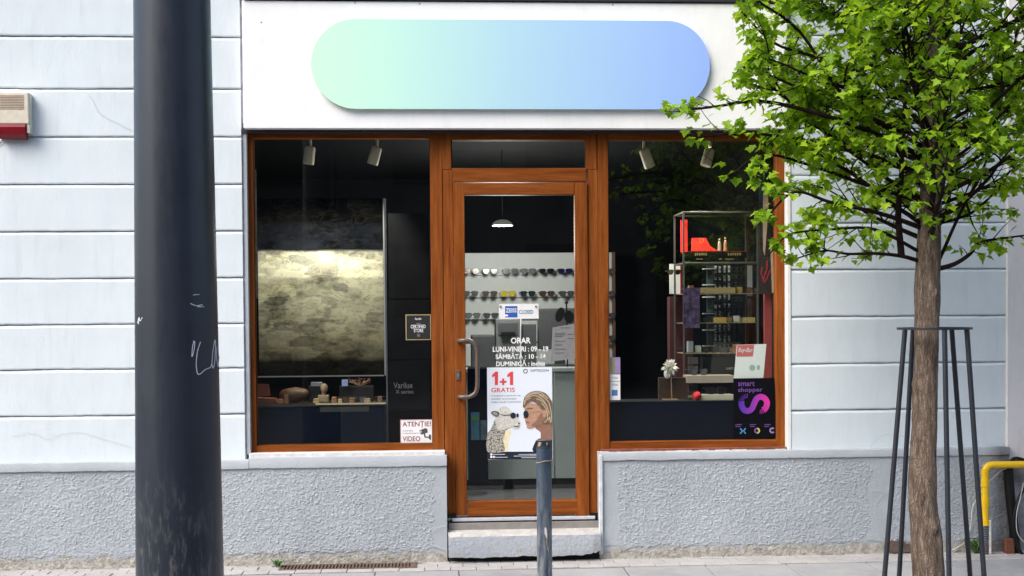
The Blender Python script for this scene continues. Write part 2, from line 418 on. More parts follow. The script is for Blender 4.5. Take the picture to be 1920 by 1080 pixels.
# backing wall behind the grooves, with the shop opening left free
ox0, ox1 = P(458, 550, 0).x, P(1478, 550, 0).x
ztop = P(960, -110, 0).z; zop = P(960, 236, 0).z
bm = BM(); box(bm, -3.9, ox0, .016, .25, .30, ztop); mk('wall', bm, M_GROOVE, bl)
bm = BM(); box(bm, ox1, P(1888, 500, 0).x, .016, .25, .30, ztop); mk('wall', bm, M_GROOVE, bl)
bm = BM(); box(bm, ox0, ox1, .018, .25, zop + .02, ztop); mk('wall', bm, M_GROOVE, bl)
# white margin strip right of the window and left reveal
bm = BM(); bpx(bm, 1476, 240, 1483, 845, -.004, .20, .002); mk('reveal', bm, M_WHITE, bl)
bm = BM(); bpx(bm, 459, 243, 466, 852, .012, .20, .002); mk('reveal', bm, M_LEDGE, bl)

# ---- plinth: roughcast panels are displaced geometry
def roughcast(x0, x1, z0, z1, yf, step=.0055, amp=.0056, smooth_l=0, smooth_r=0, smooth_mid=0, name='plinth'):
    nx, nz = int((x1 - x0) / step), int((z1 - z0) / step); bm = BM(); g = []
    for j in range(nz + 1):
        row = []
        for i in range(nx + 1):
            x = x0 + (x1 - x0) * i / nx; z = z0 + (z1 - z0) * j / nz
            h = noise.noise((x * 66, z * 105 + x * 26, 1.7)); h2 = noise.noise((x * 130, z * 170, 8.1)); h3 = noise.noise((x * 2.2, z * 3, 4))
            k = 1.0
            if smooth_l and x - x0 < smooth_l + .02 * noise.noise((z * 14, 3, 0)): k = .08
            if smooth_r and x1 - x < smooth_r + .02 * noise.noise((z * 14, 7, 0)): k = .08
            if smooth_mid and abs(x - smooth_mid - .03 * noise.noise((z * 9, 5, 2))) < .07 + .05 * noise.noise((z * 7, 1, 4)): k = .15
            if z < .075 + .03 * noise.noise((x * 9, 0, 2)): k *= .8; h3 -= .9 + noise.noise((x * 20, z * 20, 9))
            y = yf - (abs(h) * 1.5 - .3 + h2 * .45) * amp * k - h3 * .003
            if j == 0: y = yf + .01
            row.append(bm.verts.new((x, y, z)))
        g.append(row)
    for j in range(nz):
        for i in range(nx): bm.faces.new((g[j][i], g[j][i + 1], g[j + 1][i + 1], g[j + 1][i]))
    # returns so the slab has thickness
    for row, fl in ((0, 0), (nz, 1)):
        b = [bm.verts.new((q.co.x, .24, q.co.z)) for q in g[row]]
        for i in range(nx): bm.faces.new((g[row][i], g[row][i + 1], b[i + 1], b[i]))
    for c in (0, nx):
        b = [bm.verts.new((g[j][c].co.x, .24, g[j][c].co.z)) for j in range(nz + 1)]
        for j in range(nz): bm.faces.new((g[j][c], g[j + 1][c], b[j + 1], b[j]))
    return mk(name, bm, M_PLINTH, bl, smooth=True)
pxl = P(838, 950, -.04).x; pxr = P(1124, 950, -.04).x; pxe = P(1892, 950, -.04).x
zl = P(430, 880, -.04).z; zr = P(1500, 859, -.04).z
zlt = P(430, 863.5, -.05).z; zrt = P(1500, 844, -.05).z
roughcast(-3.6, pxl, -.02, zl, -.04, smooth_r=.085)
roughcast(pxr, pxe, -.02, zr, -.04, smooth_l=.12, smooth_mid=P(1648, 930, -.04).x)
def ledge(x0, x1, z0, z1, yf):
    n = int((x1 - x0) / .03); bm = BM(); rows = []
    for i in range(n + 1):
        x = x0 + (x1 - x0) * i / n; w1 = noise.noise((x * 4, 1, 1)) * .003 + noise.noise((x * 25, 1, 6)) * .0018; w2 = noise.noise((x * 6, 5, 1)) * .004 + noise.noise((x * 30, 2, 4)) * .003
        rows.append([bm.verts.new(p) for p in ((x, .20, z1 + .004), (x, yf + .004, z1 + w1), (x, yf, z1 - .006 + w1), (x, yf, z0 + .004 + w2), (x, yf + .004, z0 + w2), (x, .20, z0 + w2))])
    for i in range(n):
        for k in range(5): bm.faces.new((rows[i][k], rows[i + 1][k], rows[i + 1][k + 1], rows[i][k + 1]))
    bm.faces.new(rows[0]); bm.faces.new(rows[-1][::-1])
    return mk('plinth_ledge', bm, M_LEDGE, bl, smooth=True)
ledge(-3.6, P(466, 870, -.05).x, zl, zlt, -.052)
zlt2 = P(650, 856, -.05).z
ledge(P(466, 870, -.05).x + .001, pxl + .001, zl, zlt2, -.050)
ledge(pxr - .001, pxe, zr, zrt, -.052)
bm = BM(); bpx(bm, 1123.5, 853, 1130.5, 1040, -.0565, -.03, .003); mk('corner_bead', bm, simple('corner_white', (.60, .62, .64), .85, var=.2, scale=20), bl)
# ---- hairline cracks in the render
M_CRACK = simple('crack', (.47, .51, .54), .95)
def crack(pts, Y, wd=1.2):
    wd *= .6
    bm = BM(); q = []
    sp = smooth_pts([(x, y, 0) for x, y in pts], 6)
    q = [(p.x + rnd.uniform(-1.2, 1.2), p.y + rnd.uniform(-1.2, 1.2)) for p in sp]
    ribbon(bm, q, wd, Y); mk('crack', bm, M_CRACK, bl)
crack([(166, 178), (180, 200), (186, 212), (210, 226), (246, 244)], -.005)
crack([(22, 818), (60, 812), (90, 824), (110, 815), (155, 812), (200, 826), (245, 838)], -.0055, 1.0)
crack([(1632, 842), (1637, 832), (1646, 822), (1660, 815), (1690, 818), (1720, 812)], -.005, 1.0)
crack([(1170, 895), (1167, 905), (1173, 915), (1170, 960), (1172, 1000)], -.0535, 1.5)
crack([(1630, 920), (1660, 922), (1642, 940), (1640, 965), (1652, 985), (1656, 1000)], -.0535, 1.4)
crack([(838, 985), (815, 992), (800, 1015), (835, 1030)], -.0535, 1.8)

# ---- broken plaster hole at the right foot of the plinth
bm = BM(); poly_px(bm, [(1665, 1022), (1672, 1012), (1680, 1016), (1690, 1010), (1700, 1020), (1712, 1018), (1716, 1034), (1690, 1036), (1664, 1036)], -.058, .006)
mk('broken_plaster', bm, simple('bare_brick', (.12, .085, .065), .95, var=.5, scale=30), bl)

# ---- white fascia board with dark cap and shadow gap
bm = BM(); bx0, bx1, bz0, bz1 = RC(455, 4, 1476, 241, -.06); box(bm, bx0, bx1, -.06, .014, bz0, bz1, .003)
fas = mk('fascia_board', bm, M_WHITEBOARD, bl)
bm = BM(); bpx(bm, 455, -24, 1476, 1.5, -.075, .014, .003); mk('fascia_cap', bm, M_DARK, bl)
bm = BM(); bpx(bm, 452, 241.5, 1478, 249, .0, .10, .001); mk('head_shadow_strip', bm, M_DARK, bl)  # dark strip painted in for the shadow under the fascia board
M_SCREW = simple('screw', (.25, .22, .2), .5)
for (x, y) in ((666, 2), (787, 4), (1149, 6), (490, 39)):
    bm = BM(); ell_px(bm, x, y + 3, 1.6, 1.6, -.0612, .002, 8); mk('screw', bm, M_SCREW, bl)

# ---- gradient rounded sign
def mat_grad():
    s = NT('sign_gradient'); g = s.n('ShaderNodeNewGeometry'); sx = s.n('ShaderNodeSeparateXYZ'); s.l(g.outputs['Position'], sx.inputs[0])
    a, b = P(583, 120, -.09).x, P(1331, 120, -.09).x
    mr = s.n('ShaderNodeMapRange'); mr.inputs[1].default_value = a; mr.inputs[2].default_value = b; s.l(sx.outputs[0], mr.inputs[0])
    s.l(s.ramp(mr.outputs[0], [(0, (.58, .93, .66, 1)), (.5, (.42, .66, .78, 1)), (1, (.30, .46, .93, 1))]), s.b.inputs['Base Color'])
    s.b.inputs['Roughness'].default_value = .5; s.b.inputs['Specular IOR Level'].default_value = .25; return s.m
sx0, sx1, sz0, sz1 = RC(583, 37, 1331, 204.5, -.09)
rr = (sz1 - sz0) / 2; pts = []
for k in range(33): t = -math.pi / 2 + math.pi * k / 32; pts.append((sx1 - rr + rr * math.cos(t), sz0 + rr + rr * math.sin(t)))
for k in range(33): t = math.pi / 2 + math.pi * k / 32; pts.append((sx0 + rr + rr * math.cos(t), sz0 + rr + rr * math.sin(t)))
sg = thing('shop_sign', ((sx0 + sx1) / 2, -.075, sz0), 'long blank sign with round ends fading from mint green to blue above the door', 'sign')
bm = BM(); prism(bm, pts, -.09, -.072); mk('sign_face', bm, mat_grad(), sg)
bm = BM(); prism(bm, [(sx0 + rr + (x - sx0 - rr) * (1 if x > sx0 + rr else .97), z * .999 + .0015) for x, z in pts], -.0715, -.0602); mk('backing', bm, M_WHITE, sg)

# ================================================================== SHOPFRONT FRAMES
FY = .055; GY = .085
def bar(parent, x0, y0, x1, y1, yf=FY, yb=.13, name='frame_bar', v=None, bev=.004):
    v = (y1 - y0) > (x1 - x0) if v is None else v
    bm = BM(); bpx(bm, x0, y0, x1, y1, yf, yb, bev, 2); return mk(name, bm, M_WV if v else M_WH, parent)
def pane(parent, x0, y0, x1, y1, Y=GY, mat=None):
    bm = BM(); bpx(bm, x0, y0, x1, y1, Y, Y + .008); return mk('pane', bm, mat or M_GLASS, parent)
M_GASKET = simple('gasket', (.05, .025, .015), 1.0, spec=0)
def bead(parent, x0, y0, x1, y1, w=2.2, yf=.066):
    a, b, c, d = RC(x0, y0, x1, y1, yf); t = .006; bm = BM()
    box(bm, a, a + t, yf, yf + .018, c, d); box(bm, b - t, b, yf, yf + .018, c, d); box(bm, a + t, b - t, yf + .0005, yf + .018, c, c + t); box(bm, a + t, b - t, yf + .0005, yf + .018, d - t, d)
    mk('glazing_bead', bm, M_GASKET, parent)
def emp(name, loc):
    o = bpy.data.objects.new(name, None); link(o, bl, loc); o.empty_display_size = .1; return o
wl = emp('window', P(640, 850, FY)); wl['label'] = 'left display window'
bar(wl, 465.5, 248, 477.5, 848.5); bar(wl, 808.5, 248.3, 831, 846)
bar(wl, 474, 248.6, 805.5, 259, v=False, yf=FY + .001); bar(wl, 481, 833, 811.5, 848, v=False, yf=FY + .001)
bead(wl, 476.5, 257.5, 809.5, 834.5); pane(wl, 474, 256, 812, 836)
wr = emp('window', P(1300, 840, FY)); wr['label'] = 'right display window'
bar(wr, 1122, 248.3, 1141.5, 843); bar(wr, 1456, 248, 1473, 840.5)
bar(wr, 1138.5, 248.6, 1455, 262, v=False, yf=FY + .001); bar(wr, 1144.5, 827, 1457, 841, v=False, yf=FY + .001)
bead(wr, 1140.5, 261, 1457, 828.5); pane(wr, 1138, 258, 1459, 831)
# sills
bm = BM(); a, b, c, d = RC(468, 847.5, 834, 857, .0); box(bm, a, b, -.03, .12, c + .004, d, .002); mk('sill', bm, simple('sill_white', (.66, .65, .64), .8, var=.2, scale=25), wl)
bm = BM(); a, b, c, d = RC(1126, 840.5, 1474, 846, .02); box(bm, a, b, .005, .12, c + .001, d, .002); mk('sill', bm, simple('sill_red', (.20, .06, .04), .7, var=.5, scale=25), wr)
r2 = random.Random(9); a, b, c, d = RC(1126, 840.5, 1474, 846, -.0); mfil = simple('filler_white', (.66, .65, .63), .9, var=.1)
for i in range(34):
    x = a + (b - a) * i / 34; L = r2.uniform(.02, .09)
    if r2.random() < .6: bm = BM(); box(bm, x, min(x + L, b), -.002 + r2.uniform(0, .004), .012, c - .004, c + r2.uniform(.002, .007)); mk('filler', bm, mfil, wr)
# transom over the door
tr = emp('window', P(972, 330, FY)); tr['label'] = 'fanlight over the door'
bar(tr, 829, 248.5, 846, 318); bar(tr, 1099, 248.5, 1119, 318)
bar(tr, 846.2, 248.7, 1098.8, 262, v=False, yf=FY + .001); bar(tr, 847, 315, 1099, 341, v=False, yf=FY + .001)
bead(tr, 846, 261, 1100, 316.5); pane(tr, 844, 258, 1102, 318)
# door
dz = emp('door', P(978, 968, .05))
bar(dz, 833, 318.4, 852, 966, name='door_post'); bar(dz, 1104, 318.4, 1122.5, 966, name='door_post')
DY = .040
bar(dz, 852.5, 342.5, 873, 966.5, DY, .11, 'stile'); bar(dz, 1079.5, 342.5, 1103.3, 966.5, DY, .11, 'stile')
bar(dz, 870, 342.8, 1076.5, 365, DY + .0007, .11, 'rail', False); bar(dz, 877, 939, 1083, 966.2, DY + .0007, .11, 'rail', False)
bead(dz, 871.5, 363.5, 1081, 941, yf=.051); pane(dz, 869, 361, 1084, 944, .075)
bm = BM(); bpx(bm, 848, 970, 1116, 976, .02, .14, .002); mk('threshold', bm, M_ALU, dz)
bm = BM(); bpx(bm, 844, 976.3, 1122, 978.2, .012, .10); mk('threshold_gap', bm, M_BLACK, dz)
bm = BM(); bpx(bm, 838, 964, 856, 971, .034, .054, .001); mk('corner_cap', bm, M_BLACK, dz); bm = BM(); bpx(bm, 1106, 962, 1122, 969, .034, .053, .001); mk('corner_cap', bm, M_BLACK, dz)
# pull handle
hy = DY - .06
hp = smooth_pts([P(861, 639, DY + .005), P(861, 639, hy + .02), P(868, 638.5, hy), P(880, 639, hy - .004), P(891, 646, hy - .006), P(895, 660, hy - .006), P(895, 690, hy - .006), P(895, 722, hy - .006), P(891, 737, hy - .006), P(880, 744, hy - .004), P(868, 744.5, hy), P(861, 744, hy + .02), P(861, 744, DY + .005)], 4)
bm = BM(); tube(bm, hp, .0135, 12); mk('handle', bm, M_HANDLE, dz, smooth=True)
bm = BM(); a, b, c, d = RC(855, 694, 863.5, 713, DY - .006); box(bm, a, b, DY - .006, DY + .002, c, d, .004, 2); mk('lock_plate', bm, M_HANDLE, dz)
bm = BM(); ell_px(bm, 859, 703.5, 1.8, 5, DY - .008, .004, 10); mk('keyhole', bm, simple('lock_steel', (.5, .48, .44), .3, .8), dz)

# step: old concrete sill, worn painted block with ragged lower edge
bm = BM(); bpx(bm, 841, 978.5, 1124, 1004, .01, .2, .003); mk('door_sill', bm, M_CONC, bl)
sx_0, sx_1 = P(841, 1020, -.10).x, P(1127, 1020, -.10).x; szt = P(985, 1003, -.10).z; n = 60
bm = BM(); rows = []
for i in range(n + 1):
    t = i / n; x = sx_0 + (sx_1 - sx_0) * t
    zb = .036 + noise.noise((x * 7, 1, 0)) * .010 + noise.noise((x * 28, 2, 0)) * .006
    if t > .86: zb += .025 * (t - .86) / .14 + noise.noise((x * 40, 8, 0)) * .012
    dd = noise.noise((x * 5, 4, 0)) * .004; ed = noise.noise((x * 22, 6, 0)) * .003
    if t > .95: dd += .012 * (t - .95) / .05
    pr = [(.05, szt + .02), (.008, szt + .019), (-.084 + dd, szt + .005 + ed), (-.099 + dd, szt - .006 + ed), (-.102 + dd, szt - .03), (-.103 + dd, zb + .03), (-.100 + dd, zb), (-.02, zb + .004)]
    rows.append([bm.verts.new((x, y, z)) for y, z in pr])
for i in range(n):
    for k in range(7): bm.faces.new((rows[i][k], rows[i + 1][k], rows[i + 1][k + 1], rows[i][k + 1]))
bm.faces.new(rows[0]); bm.faces.new(rows[-1][::-1])
def mat_step():
    s = NT('step_paint'); p = s.pos(); g = s.n('ShaderNodeNewGeometry'); sx = s.n('ShaderNodeSeparateXYZ'); s.l(g.outputs['Normal'], sx.inputs[0])
    n1 = s.noise(p, 12, 6, .7)
    c = s.ramp(s.noise(p, 2, 5), [(.3, (.33, .36, .40, 1)), (.7, (.42, .455, .495, 1))])
    c = s.mix(s.ramp(n1, [(.55, (0, 0, 0, 1)), (.68, (.7, .7, .7, 1))]), c, (.36, .33, .28, 1))
    c = s.mix(s.ramp(sx.outputs[2], [(.5, (0, 0, 0, 1)), (.8, (1, 1, 1, 1))]), c, s.ramp(n1, [(.3, (.36, .345, .325, 1)), (.7, (.54, .525, .50, 1))]))   # bare trodden top
    s.l(c, s.b.inputs['Base Color']); s.b.inputs['Roughness'].default_value = .9; s.bump(s.math('ADD', n1, s.noise(p, 40, 5, .7)), .65, .012); return s.m
mk('door_step', bm, mat_step(), bl, smooth=True)
bm = BM(); box(bm, sx_0, sx_1, -.03, .2, -.01, .06); mk('step_void', bm, M_VOID, bl)  # near-black box stands in for the shade under the step

# ================================================================== ROOM BEHIND THE GLASS
ix0, ix1 = ox0 - .40, ox1 - .005; fz = P(980, 972, .15).z; cz = P(980, 246, .15).z + .03; RY = 3.3
bm = BM(); box(bm, ix0, ix1, .14, RY, fz - .05, fz); mk('shop_floor', bm, M_FLOOR, bl)
bm = BM(); box(bm, ix0, ix1, .14, RY, cz, cz + .05); mk('shop_ceiling', bm, M_CEIL, bl)
bm = BM(); box(bm, ix0 - .05, ix0, .14, RY, fz, cz); mk('side_wall', bm, M_CHAR, bl)
bm = BM(); box(bm, ix1, ix1 + .05, .14, RY, fz, cz); mk('side_wall', bm, M_CHAR, bl)
bm = BM(); box(bm, ix0, ix1, RY, RY + .05, fz, cz); mk('back_wall', bm, M_CHAR, bl)
# structure over the room so no sky leaks in
bm = BM(); box(bm, -3.9, P(1888, 500, 0).x, .26, RY + .3, cz + .06, ztop); mk('upper_floor', bm, M_GROOVE, bl)

# ================================================================== neighbour on the right
nb = thing('neighbour_building', (P(1895, 900, -.03).x + .6, .1, 0), 'off white rendered wall of the next building at the right edge', 'building')
nx0 = P(1889, 500, -.02).x
bm = BM(); box(bm, nx0, nx0 + 2.2, -.02, .25, P(1900, 862, 0).z, ztop, .004); mk('wall', bm, M_NEIGH, nb)
def mat_stain():
    s = NT('stained_base'); p = s.pos(); c = s.ramp(s.noise(p, 6, 6, .7), [(.3, (.10, .10, .105, 1)), (.55, (.27, .27, .28, 1)), (.75, (.42, .42, .43, 1))])
    s.l(c, s.b.inputs['Base Color']); s.b.inputs['Roughness'].default_value = .95; s.bump(s.noise(p, 40, 5), .6, .01); return s.m
bm = BM(); box(bm, P(1893.5, 900, -.04).x, nx0 + 2.2, .005, .25, -.02, P(1900, 863, 0).z, .004); mk('plinth', bm, mat_stain(), nb)

# ================================================================== opposite side of the street (added out of view to darken the glass reflections)
op = thing('added_opposite_building', (1, -24, 0), 'unseen dark building added across the street, only mirrored faintly in the glass', 'building')
M_OPP = simple('opposite_render', (.10, .095, .09), .9, var=.5, scale=.8)
bm = BM(); box(bm, -26, 28, -30, -24, -.16, 11); mk('wall', bm, M_OPP, op)
bm = BM(); box(bm, -26.3, 28.3, -30.3, -23.7, 11, 11.4); mk('roof', bm, M_DARK, op)
bm = BM(); box(bm, -.6, .6, -.05, .05, -.9, .9); mo_ = mesh_of(bm, M_BLACK, 'window')
for i in range(16):
    for j in range(3): inst('window', mo_, (-24 + i * 3.3, -23.99, 2.4 + j * 3.3), op)
# ================================================================== STREET POLE
def ray_cyl(px, py, cx, cy, r):
    d = fwd + rgt * ((px - 960) / F) - upv * ((py - PPY) / F); ox, oy = CAM.x - cx, CAM.y - cy
    A = d.x ** 2 + d.y ** 2; B = 2 * (ox * d.x + oy * d.y); C = ox * ox + oy * oy - r * r
    disc = B * B - 4 * A * C
    t = (-B - math.sqrt(max(disc, 0))) / (2 * A); return CAM + d * t
PY = -3.0
def width_at(y, x0, x1):
    a, b = P(x0, y, PY), P(x1, y, PY); return (a + b) / 2, (b.x - a.x) / 2
cA, rA = width_at(0, 250.5, 395); cB, rB = width_at(1080, 255, 420)
cx_ = (cA.x + cB.x) / 2
def rad_at(z): t = (z - cB.z) / (cA.z - cB.z); return (rB + (rA - rB) * t) * .985
pl = thing('lamp_post', (cx_, PY, 0), 'thick dark blue grey steel pole with scratched white scribbles on the pavement', 'pole')
bm = BM(); zs = [0, .05, .3, .8, 1.4, 2.2, 3.2, 4.5, 6.0]
lean = lambda z: cB.x + (cA.x - cB.x) * (z - cB.z) / (cA.z - cB.z)
tube(bm, [(lean(z), PY, z) for z in zs], [rad_at(z) for z in zs], 48); mk('shaft', bm, M_POLE, pl, smooth=True)
bm = BM(); tube(bm, [(lean(0), PY, .001), (lean(0), PY, .03)], [.24, .235], 32); mk('base_flange', bm, M_POLE, pl)
M_SCRIB = simple('scratched_white', (.62, .63, .66), .7)
def scrib(pts, wd):
    bm = BM(); q = [(p.x, p.y) for p in smooth_pts([(x, y, 0) for x, y in pts], 5)]
    def pr(x, y):
        z = P(x, y, PY).z; r = rad_at(z) + .0012
        return ray_cyl(x, y, lean(z), PY, r)
    ribbon(bm, q, wd, 0, pr); mk('scribble', bm, M_SCRIB, pl)
scrib([(362, 640), (365, 641), (364, 655), (360, 669), (361, 650), (364, 640)], 1.6)
scrib([(376, 641), (370, 660), (368, 685), (372, 702), (385, 693), (396, 686), (399, 660), (403, 637), (404, 655), (402, 682), (399, 690), (397, 680)], 1.8)
scrib([(407, 650), (406, 668), (409, 688), (411, 668)], 1.3)
scrib([(357, 569), (368, 573), (380, 571), (370, 575), (383, 575)], 1.3); scrib([(362, 553), (374, 552)], 1.2)
scrib([(258, 606), (261, 595), (262, 602), (267, 595)], 1.3)
scrib([(259, 598), (260, 608)], 1.2)

# ================================================================== BOLLARD
BY = -1.55
c1 = P(1020.5, 950, BY); rb = (P(1034.8, 950, BY).x - P(1006.5, 950, BY).x) / 2
zt = P(1020, 839, BY).z; ztt = P(1020, 825, BY).z
bo = thing('bollard', (c1.x, BY, 0), 'worn blue steel bollard with wire round its neck before the door', 'bollard')
bm = BM(); tube(bm, [(c1.x, BY, z) for z in (0, .02, .4, zt - .004, zt)], [rb, rb, rb, rb, rb * .97], 28); mk('tube', bm, M_BOLL, bo, smooth=True)
bm = BM(); tube(bm, [(c1.x, BY, z) for z in (zt - .003, zt + .003, zt + .006, ztt - .006, ztt - .001, ztt)], [rb * 1.0, rb * 1.0, rb * .9, rb * .93, rb * 1.04, rb * .95], 28); mk('cap', bm, simple('bollard_cap', (.020, .028, .045), .5, var=.3), bo, smooth=True)
M_TAN = simple('tan_wire', (.42, .32, .18), .7)
bm = BM(); pts = [(c1.x + rb * 1.03 * math.cos(t), BY + rb * 1.03 * math.sin(t), P(1020, 864, BY).z + .006 * math.cos(t) + .002 * math.sin(3 * t)) for t in [2 * math.pi * k / 24 for k in range(25)]]
tube(bm, pts, .0022, 6); mk('wire', bm, M_TAN, bo, smooth=True)
def on_boll(x, y): return ray_cyl(x, y, c1.x, BY, rb + .0008)
def chip(pts, mat, name, rr=None):
    bm = BM(); vs = [bm.verts.new(ray_cyl(x, y, c1.x, BY, rr or rb + .0008)) for x, y in pts]; bm.faces.new(vs); mk(name, bm, mat, bo)
M_CHIP = simple('bare_primer', (.62, .60, .56), .7)
chip([(1021, 990), (1023, 988), (1025, 992), (1026, 1002), (1026, 1012), (1024, 1008), (1021, 1000)], M_CHIP, 'paint_chip')
chip([(1024, 1010), (1026, 1014), (1027, 1026), (1025, 1022)], M_TAN, 'paint_chip')
chip([(1026, 1022), (1028, 1030), (1029, 1036), (1027, 1030)], M_CHIP, 'paint_chip')
for q in ([(1010, 829), (1014, 829), (1012, 837), (1008, 837)], [(1014.5, 830), (1016, 829), (1013, 837), (1012.4, 837)], [(1024, 830), (1028, 829.5), (1026, 834), (1025, 837)]): chip(q, M_TAN, 'worn_spot', rb * .965)

# ================================================================== TREE
TY = -1.4
tree = thing('maple_tree', (P(1742, 1080, TY).x, TY, 0), 'young maple with bright spring leaves and dark branches inside the tree guard', 'tree')
tp = [(1746, 1170, 33), (1743, 1110, 31), (1742, 1080, 30), (1738, 1030, 29.5), (1735, 985, 28), (1731, 950, 26.5), (1730, 900, 25.5), (1731, 850, 24), (1733, 790, 23), (1735, 720, 22.3), (1737, 660, 22), (1738, 610, 22.5), (1739, 550, 23.5), (1740, 500, 22.5), (1742, 440, 21), (1745, 370, 20), (1748, 300, 19), (1751, 200, 17), (1754, 100, 15), (1757, 0, 13), (1760, -110, 11), (1763, -230, 7), (1765, -330, 4)]
q = smooth_pts([tuple(P(x, y, TY)) for x, y, r in tp], 8); rads = smooth_pts([(r / 356, 0, 0) for x, y, r in tp], 8)
bm = BM(); n = 28; rings = []
knots = [(P(1712, 720, TY).z, math.radians(200), .022, .05), (P(1716, 830, TY).z, math.radians(190), .014, .03), (P(1748, 548, TY).z, math.radians(-70), .020, .035), (P(1748, 985, TY).z, math.radians(-75), .022, .035), (P(1718, 960, TY).z, math.radians(215), .012, .04), (P(1735, 770, TY).z, math.radians(-90), .006, .03)]
for i, c in enumerate(q):
    ring = []
    for k in range(n):
        a = 2 * math.pi * k / n; r = rads[i].x
        dx, dy = math.cos(a), math.sin(a)
        r *= 1 + .05 * noise.noise((dx * 1.5, dy * 1.5, c.z * 4)) + .06 * noise.noise((dx * 5, dy * 5, c.z * 7)) + .035 * noise.noise((dx * 14, dy * 14, c.z * 30))
        for kz, ka, kh, kw in knots:
            da = math.atan2(math.sin(a - ka), math.cos(a - ka)) * rads[i].x
            dd = (da * da + (c.z - kz) ** 2) / (kw * kw)
            r += kh * math.exp(-dd * 2.2) * (1 - .45 * math.exp(-dd * 14))
        ring.append(bm.verts.new((c.x + dx * r, c.y + dy * r, max(c.z, 0))))
    rings.append(ring)
for i in range(len(rings) - 1):
    for k in range(n): bm.faces.new((rings[i][k], rings[i][(k + 1) % n], rings[i + 1][(k + 1) % n], rings[i + 1][k]))
mk('trunk', bm, M_BARK, tree, smooth=True)

tr_ = random.Random(21)
leaves = []           # (pos, tip direction, size)
bmb = BM()            # limbs and twigs
def trunk_at(z):
    best = min(q, key=lambda c: abs(c.z - z)); return Vector((best.x, best.y, z))
BOUND = [(-400, 1500), (-160, 1400), (0, 1386), (60, 1398), (110, 1408), (150, 1398), (172, 1320), (192, 1264), (222, 1272), (240, 1300), (262, 1292), (300, 1326), (340, 1350), (370, 1395), (400, 1430), (445, 1432), (490, 1465), (515, 1480), (600, 1600)]
def pix(p):
    d = p - CAM; z = d.dot(fwd); return 960 + F * d.dot(rgt) / z, PPY - F * d.dot(upv) / z
def outside(p):
    x, y = pix(p)
    for (y0, x0), (y1, x1) in zip(BOUND, BOUND[1:]):
        if y0 <= y < y1: return x < x0 + (x1 - x0) * (y - y0) / (y1 - y0) - 12 + 46 * noise.noise((p.y * 5, p.z * 7, p.x * 2))
    return False
def walk(p, d, L, r, up, wob, nseg):
    pts = [p.copy()]; dirs = [d.copy()]; step = L / nseg
    for i in range(nseg):
        d = (d + Vector((tr_.gauss(0, wob), tr_.gauss(0, wob), tr_.gauss(0, wob) + up))).normalized()
        p = p + d * step
        if outside(p): break
        pts.append(p.copy()); dirs.append(d.copy())
    nseg0 = nseg; nseg = len(pts) - 1
    while nseg == 0 and len(pts) < nseg0 + 1: pts.append(pts[-1].copy()); dirs.append(d.copy())
    if nseg: tube(bmb, pts, [max(r * (1 - .78 * i / nseg), .0016) for i in range(nseg + 1)], 7 if r > .008 else (5 if r > .0035 else 4), cap=False)
    while len(pts) < nseg0 + 1: pts.append(pts[-1].copy()); dirs.append(dirs[-1].copy())
    return pts, dirs
def cluster(p, d, k, size=1.0):
    for _ in range(k):
        az = tr_.uniform(0, 2 * math.pi)
        out = Vector((d.x, d.y, 0)) * .7 + Vector((math.cos(az), math.sin(az), 0)) * .95
        out.z = tr_.uniform(-1.2, -.1)
        off = Vector((tr_.gauss(0, .022), tr_.gauss(0, .022), tr_.gauss(0, .015)))
        leaves.append((p + off, out.normalized(), tr_.uniform(.026, .050) * size))
def inside(p):
    """the crown's outline as the photo shows it: flat left flank with one arm reaching out"""
    return True
def twig(p, d, L, nl):
    pts, dirs = walk(p, d, L, .0030, .02, .16, 4)
    cluster(pts[-1], dirs[-1], nl); cluster(pts[2], dirs[2], max(1, nl - 2))
def branch(p, d, L, r, leafy=1.0, up=.035):
    ns = max(6, int(L / .09)); pts, dirs = walk(p, d, L, r, up, .085, ns)
    for i in range(2, ns + 1):
        if i < ns * .28 and tr_.random() < .6: continue
        for _ in range(2 if tr_.random() < .75 else 1):
            dd = dirs[i]; side = Vector((tr_.gauss(0, 1), tr_.gauss(0, 1), tr_.gauss(.15, .6))).normalized()
            sd2 = (dd * .55 + side * .85).normalized()
            L2 = L * tr_.uniform(.16, .36) * (1.15 - .55 * i / ns) + .05
            p2, d2 = walk(pts[i], sd2, L2, max(r * .36, .0036), .05, .14, 5)
            for j in (2, 3, 4, 5):
                if tr_.random() < .62 * leafy:
                    s3 = (d2[j] * .6 + Vector((tr_.gauss(0, 1), tr_.gauss(0, 1), tr_.gauss(0, .7))).normalized() * .8).normalized()
                    twig(p2[j], s3, tr_.uniform(.05, .13), tr_.randint(5, 7))
            cluster(p2[-1], d2[-1], 3 if tr_.random() < leafy else 1)
    cluster(pts[-1], dirs[-1], 4)
ga = 0
for i in range(74):
    z = 1.92 + 2.1 * (i / 74) ** 1.05
    ga += 2.39996 + tr_.uniform(-.3, .3)
    dx, dy = math.cos(ga), math.sin(ga)
    left = max(0, -dx); right = max(0, dx)
    L = tr_.uniform(.62, 1.0) + .26 * left
    if z < 2.15: L *= .80
    el = tr_.uniform(.05, .55) + .1 * right
    d = Vector((dx, dy, el)).normalized()
    branch(trunk_at(z) + Vector((dx, dy, 0)) * .03, d, L, tr_.uniform(.010, .018), .60 + .50 * left)
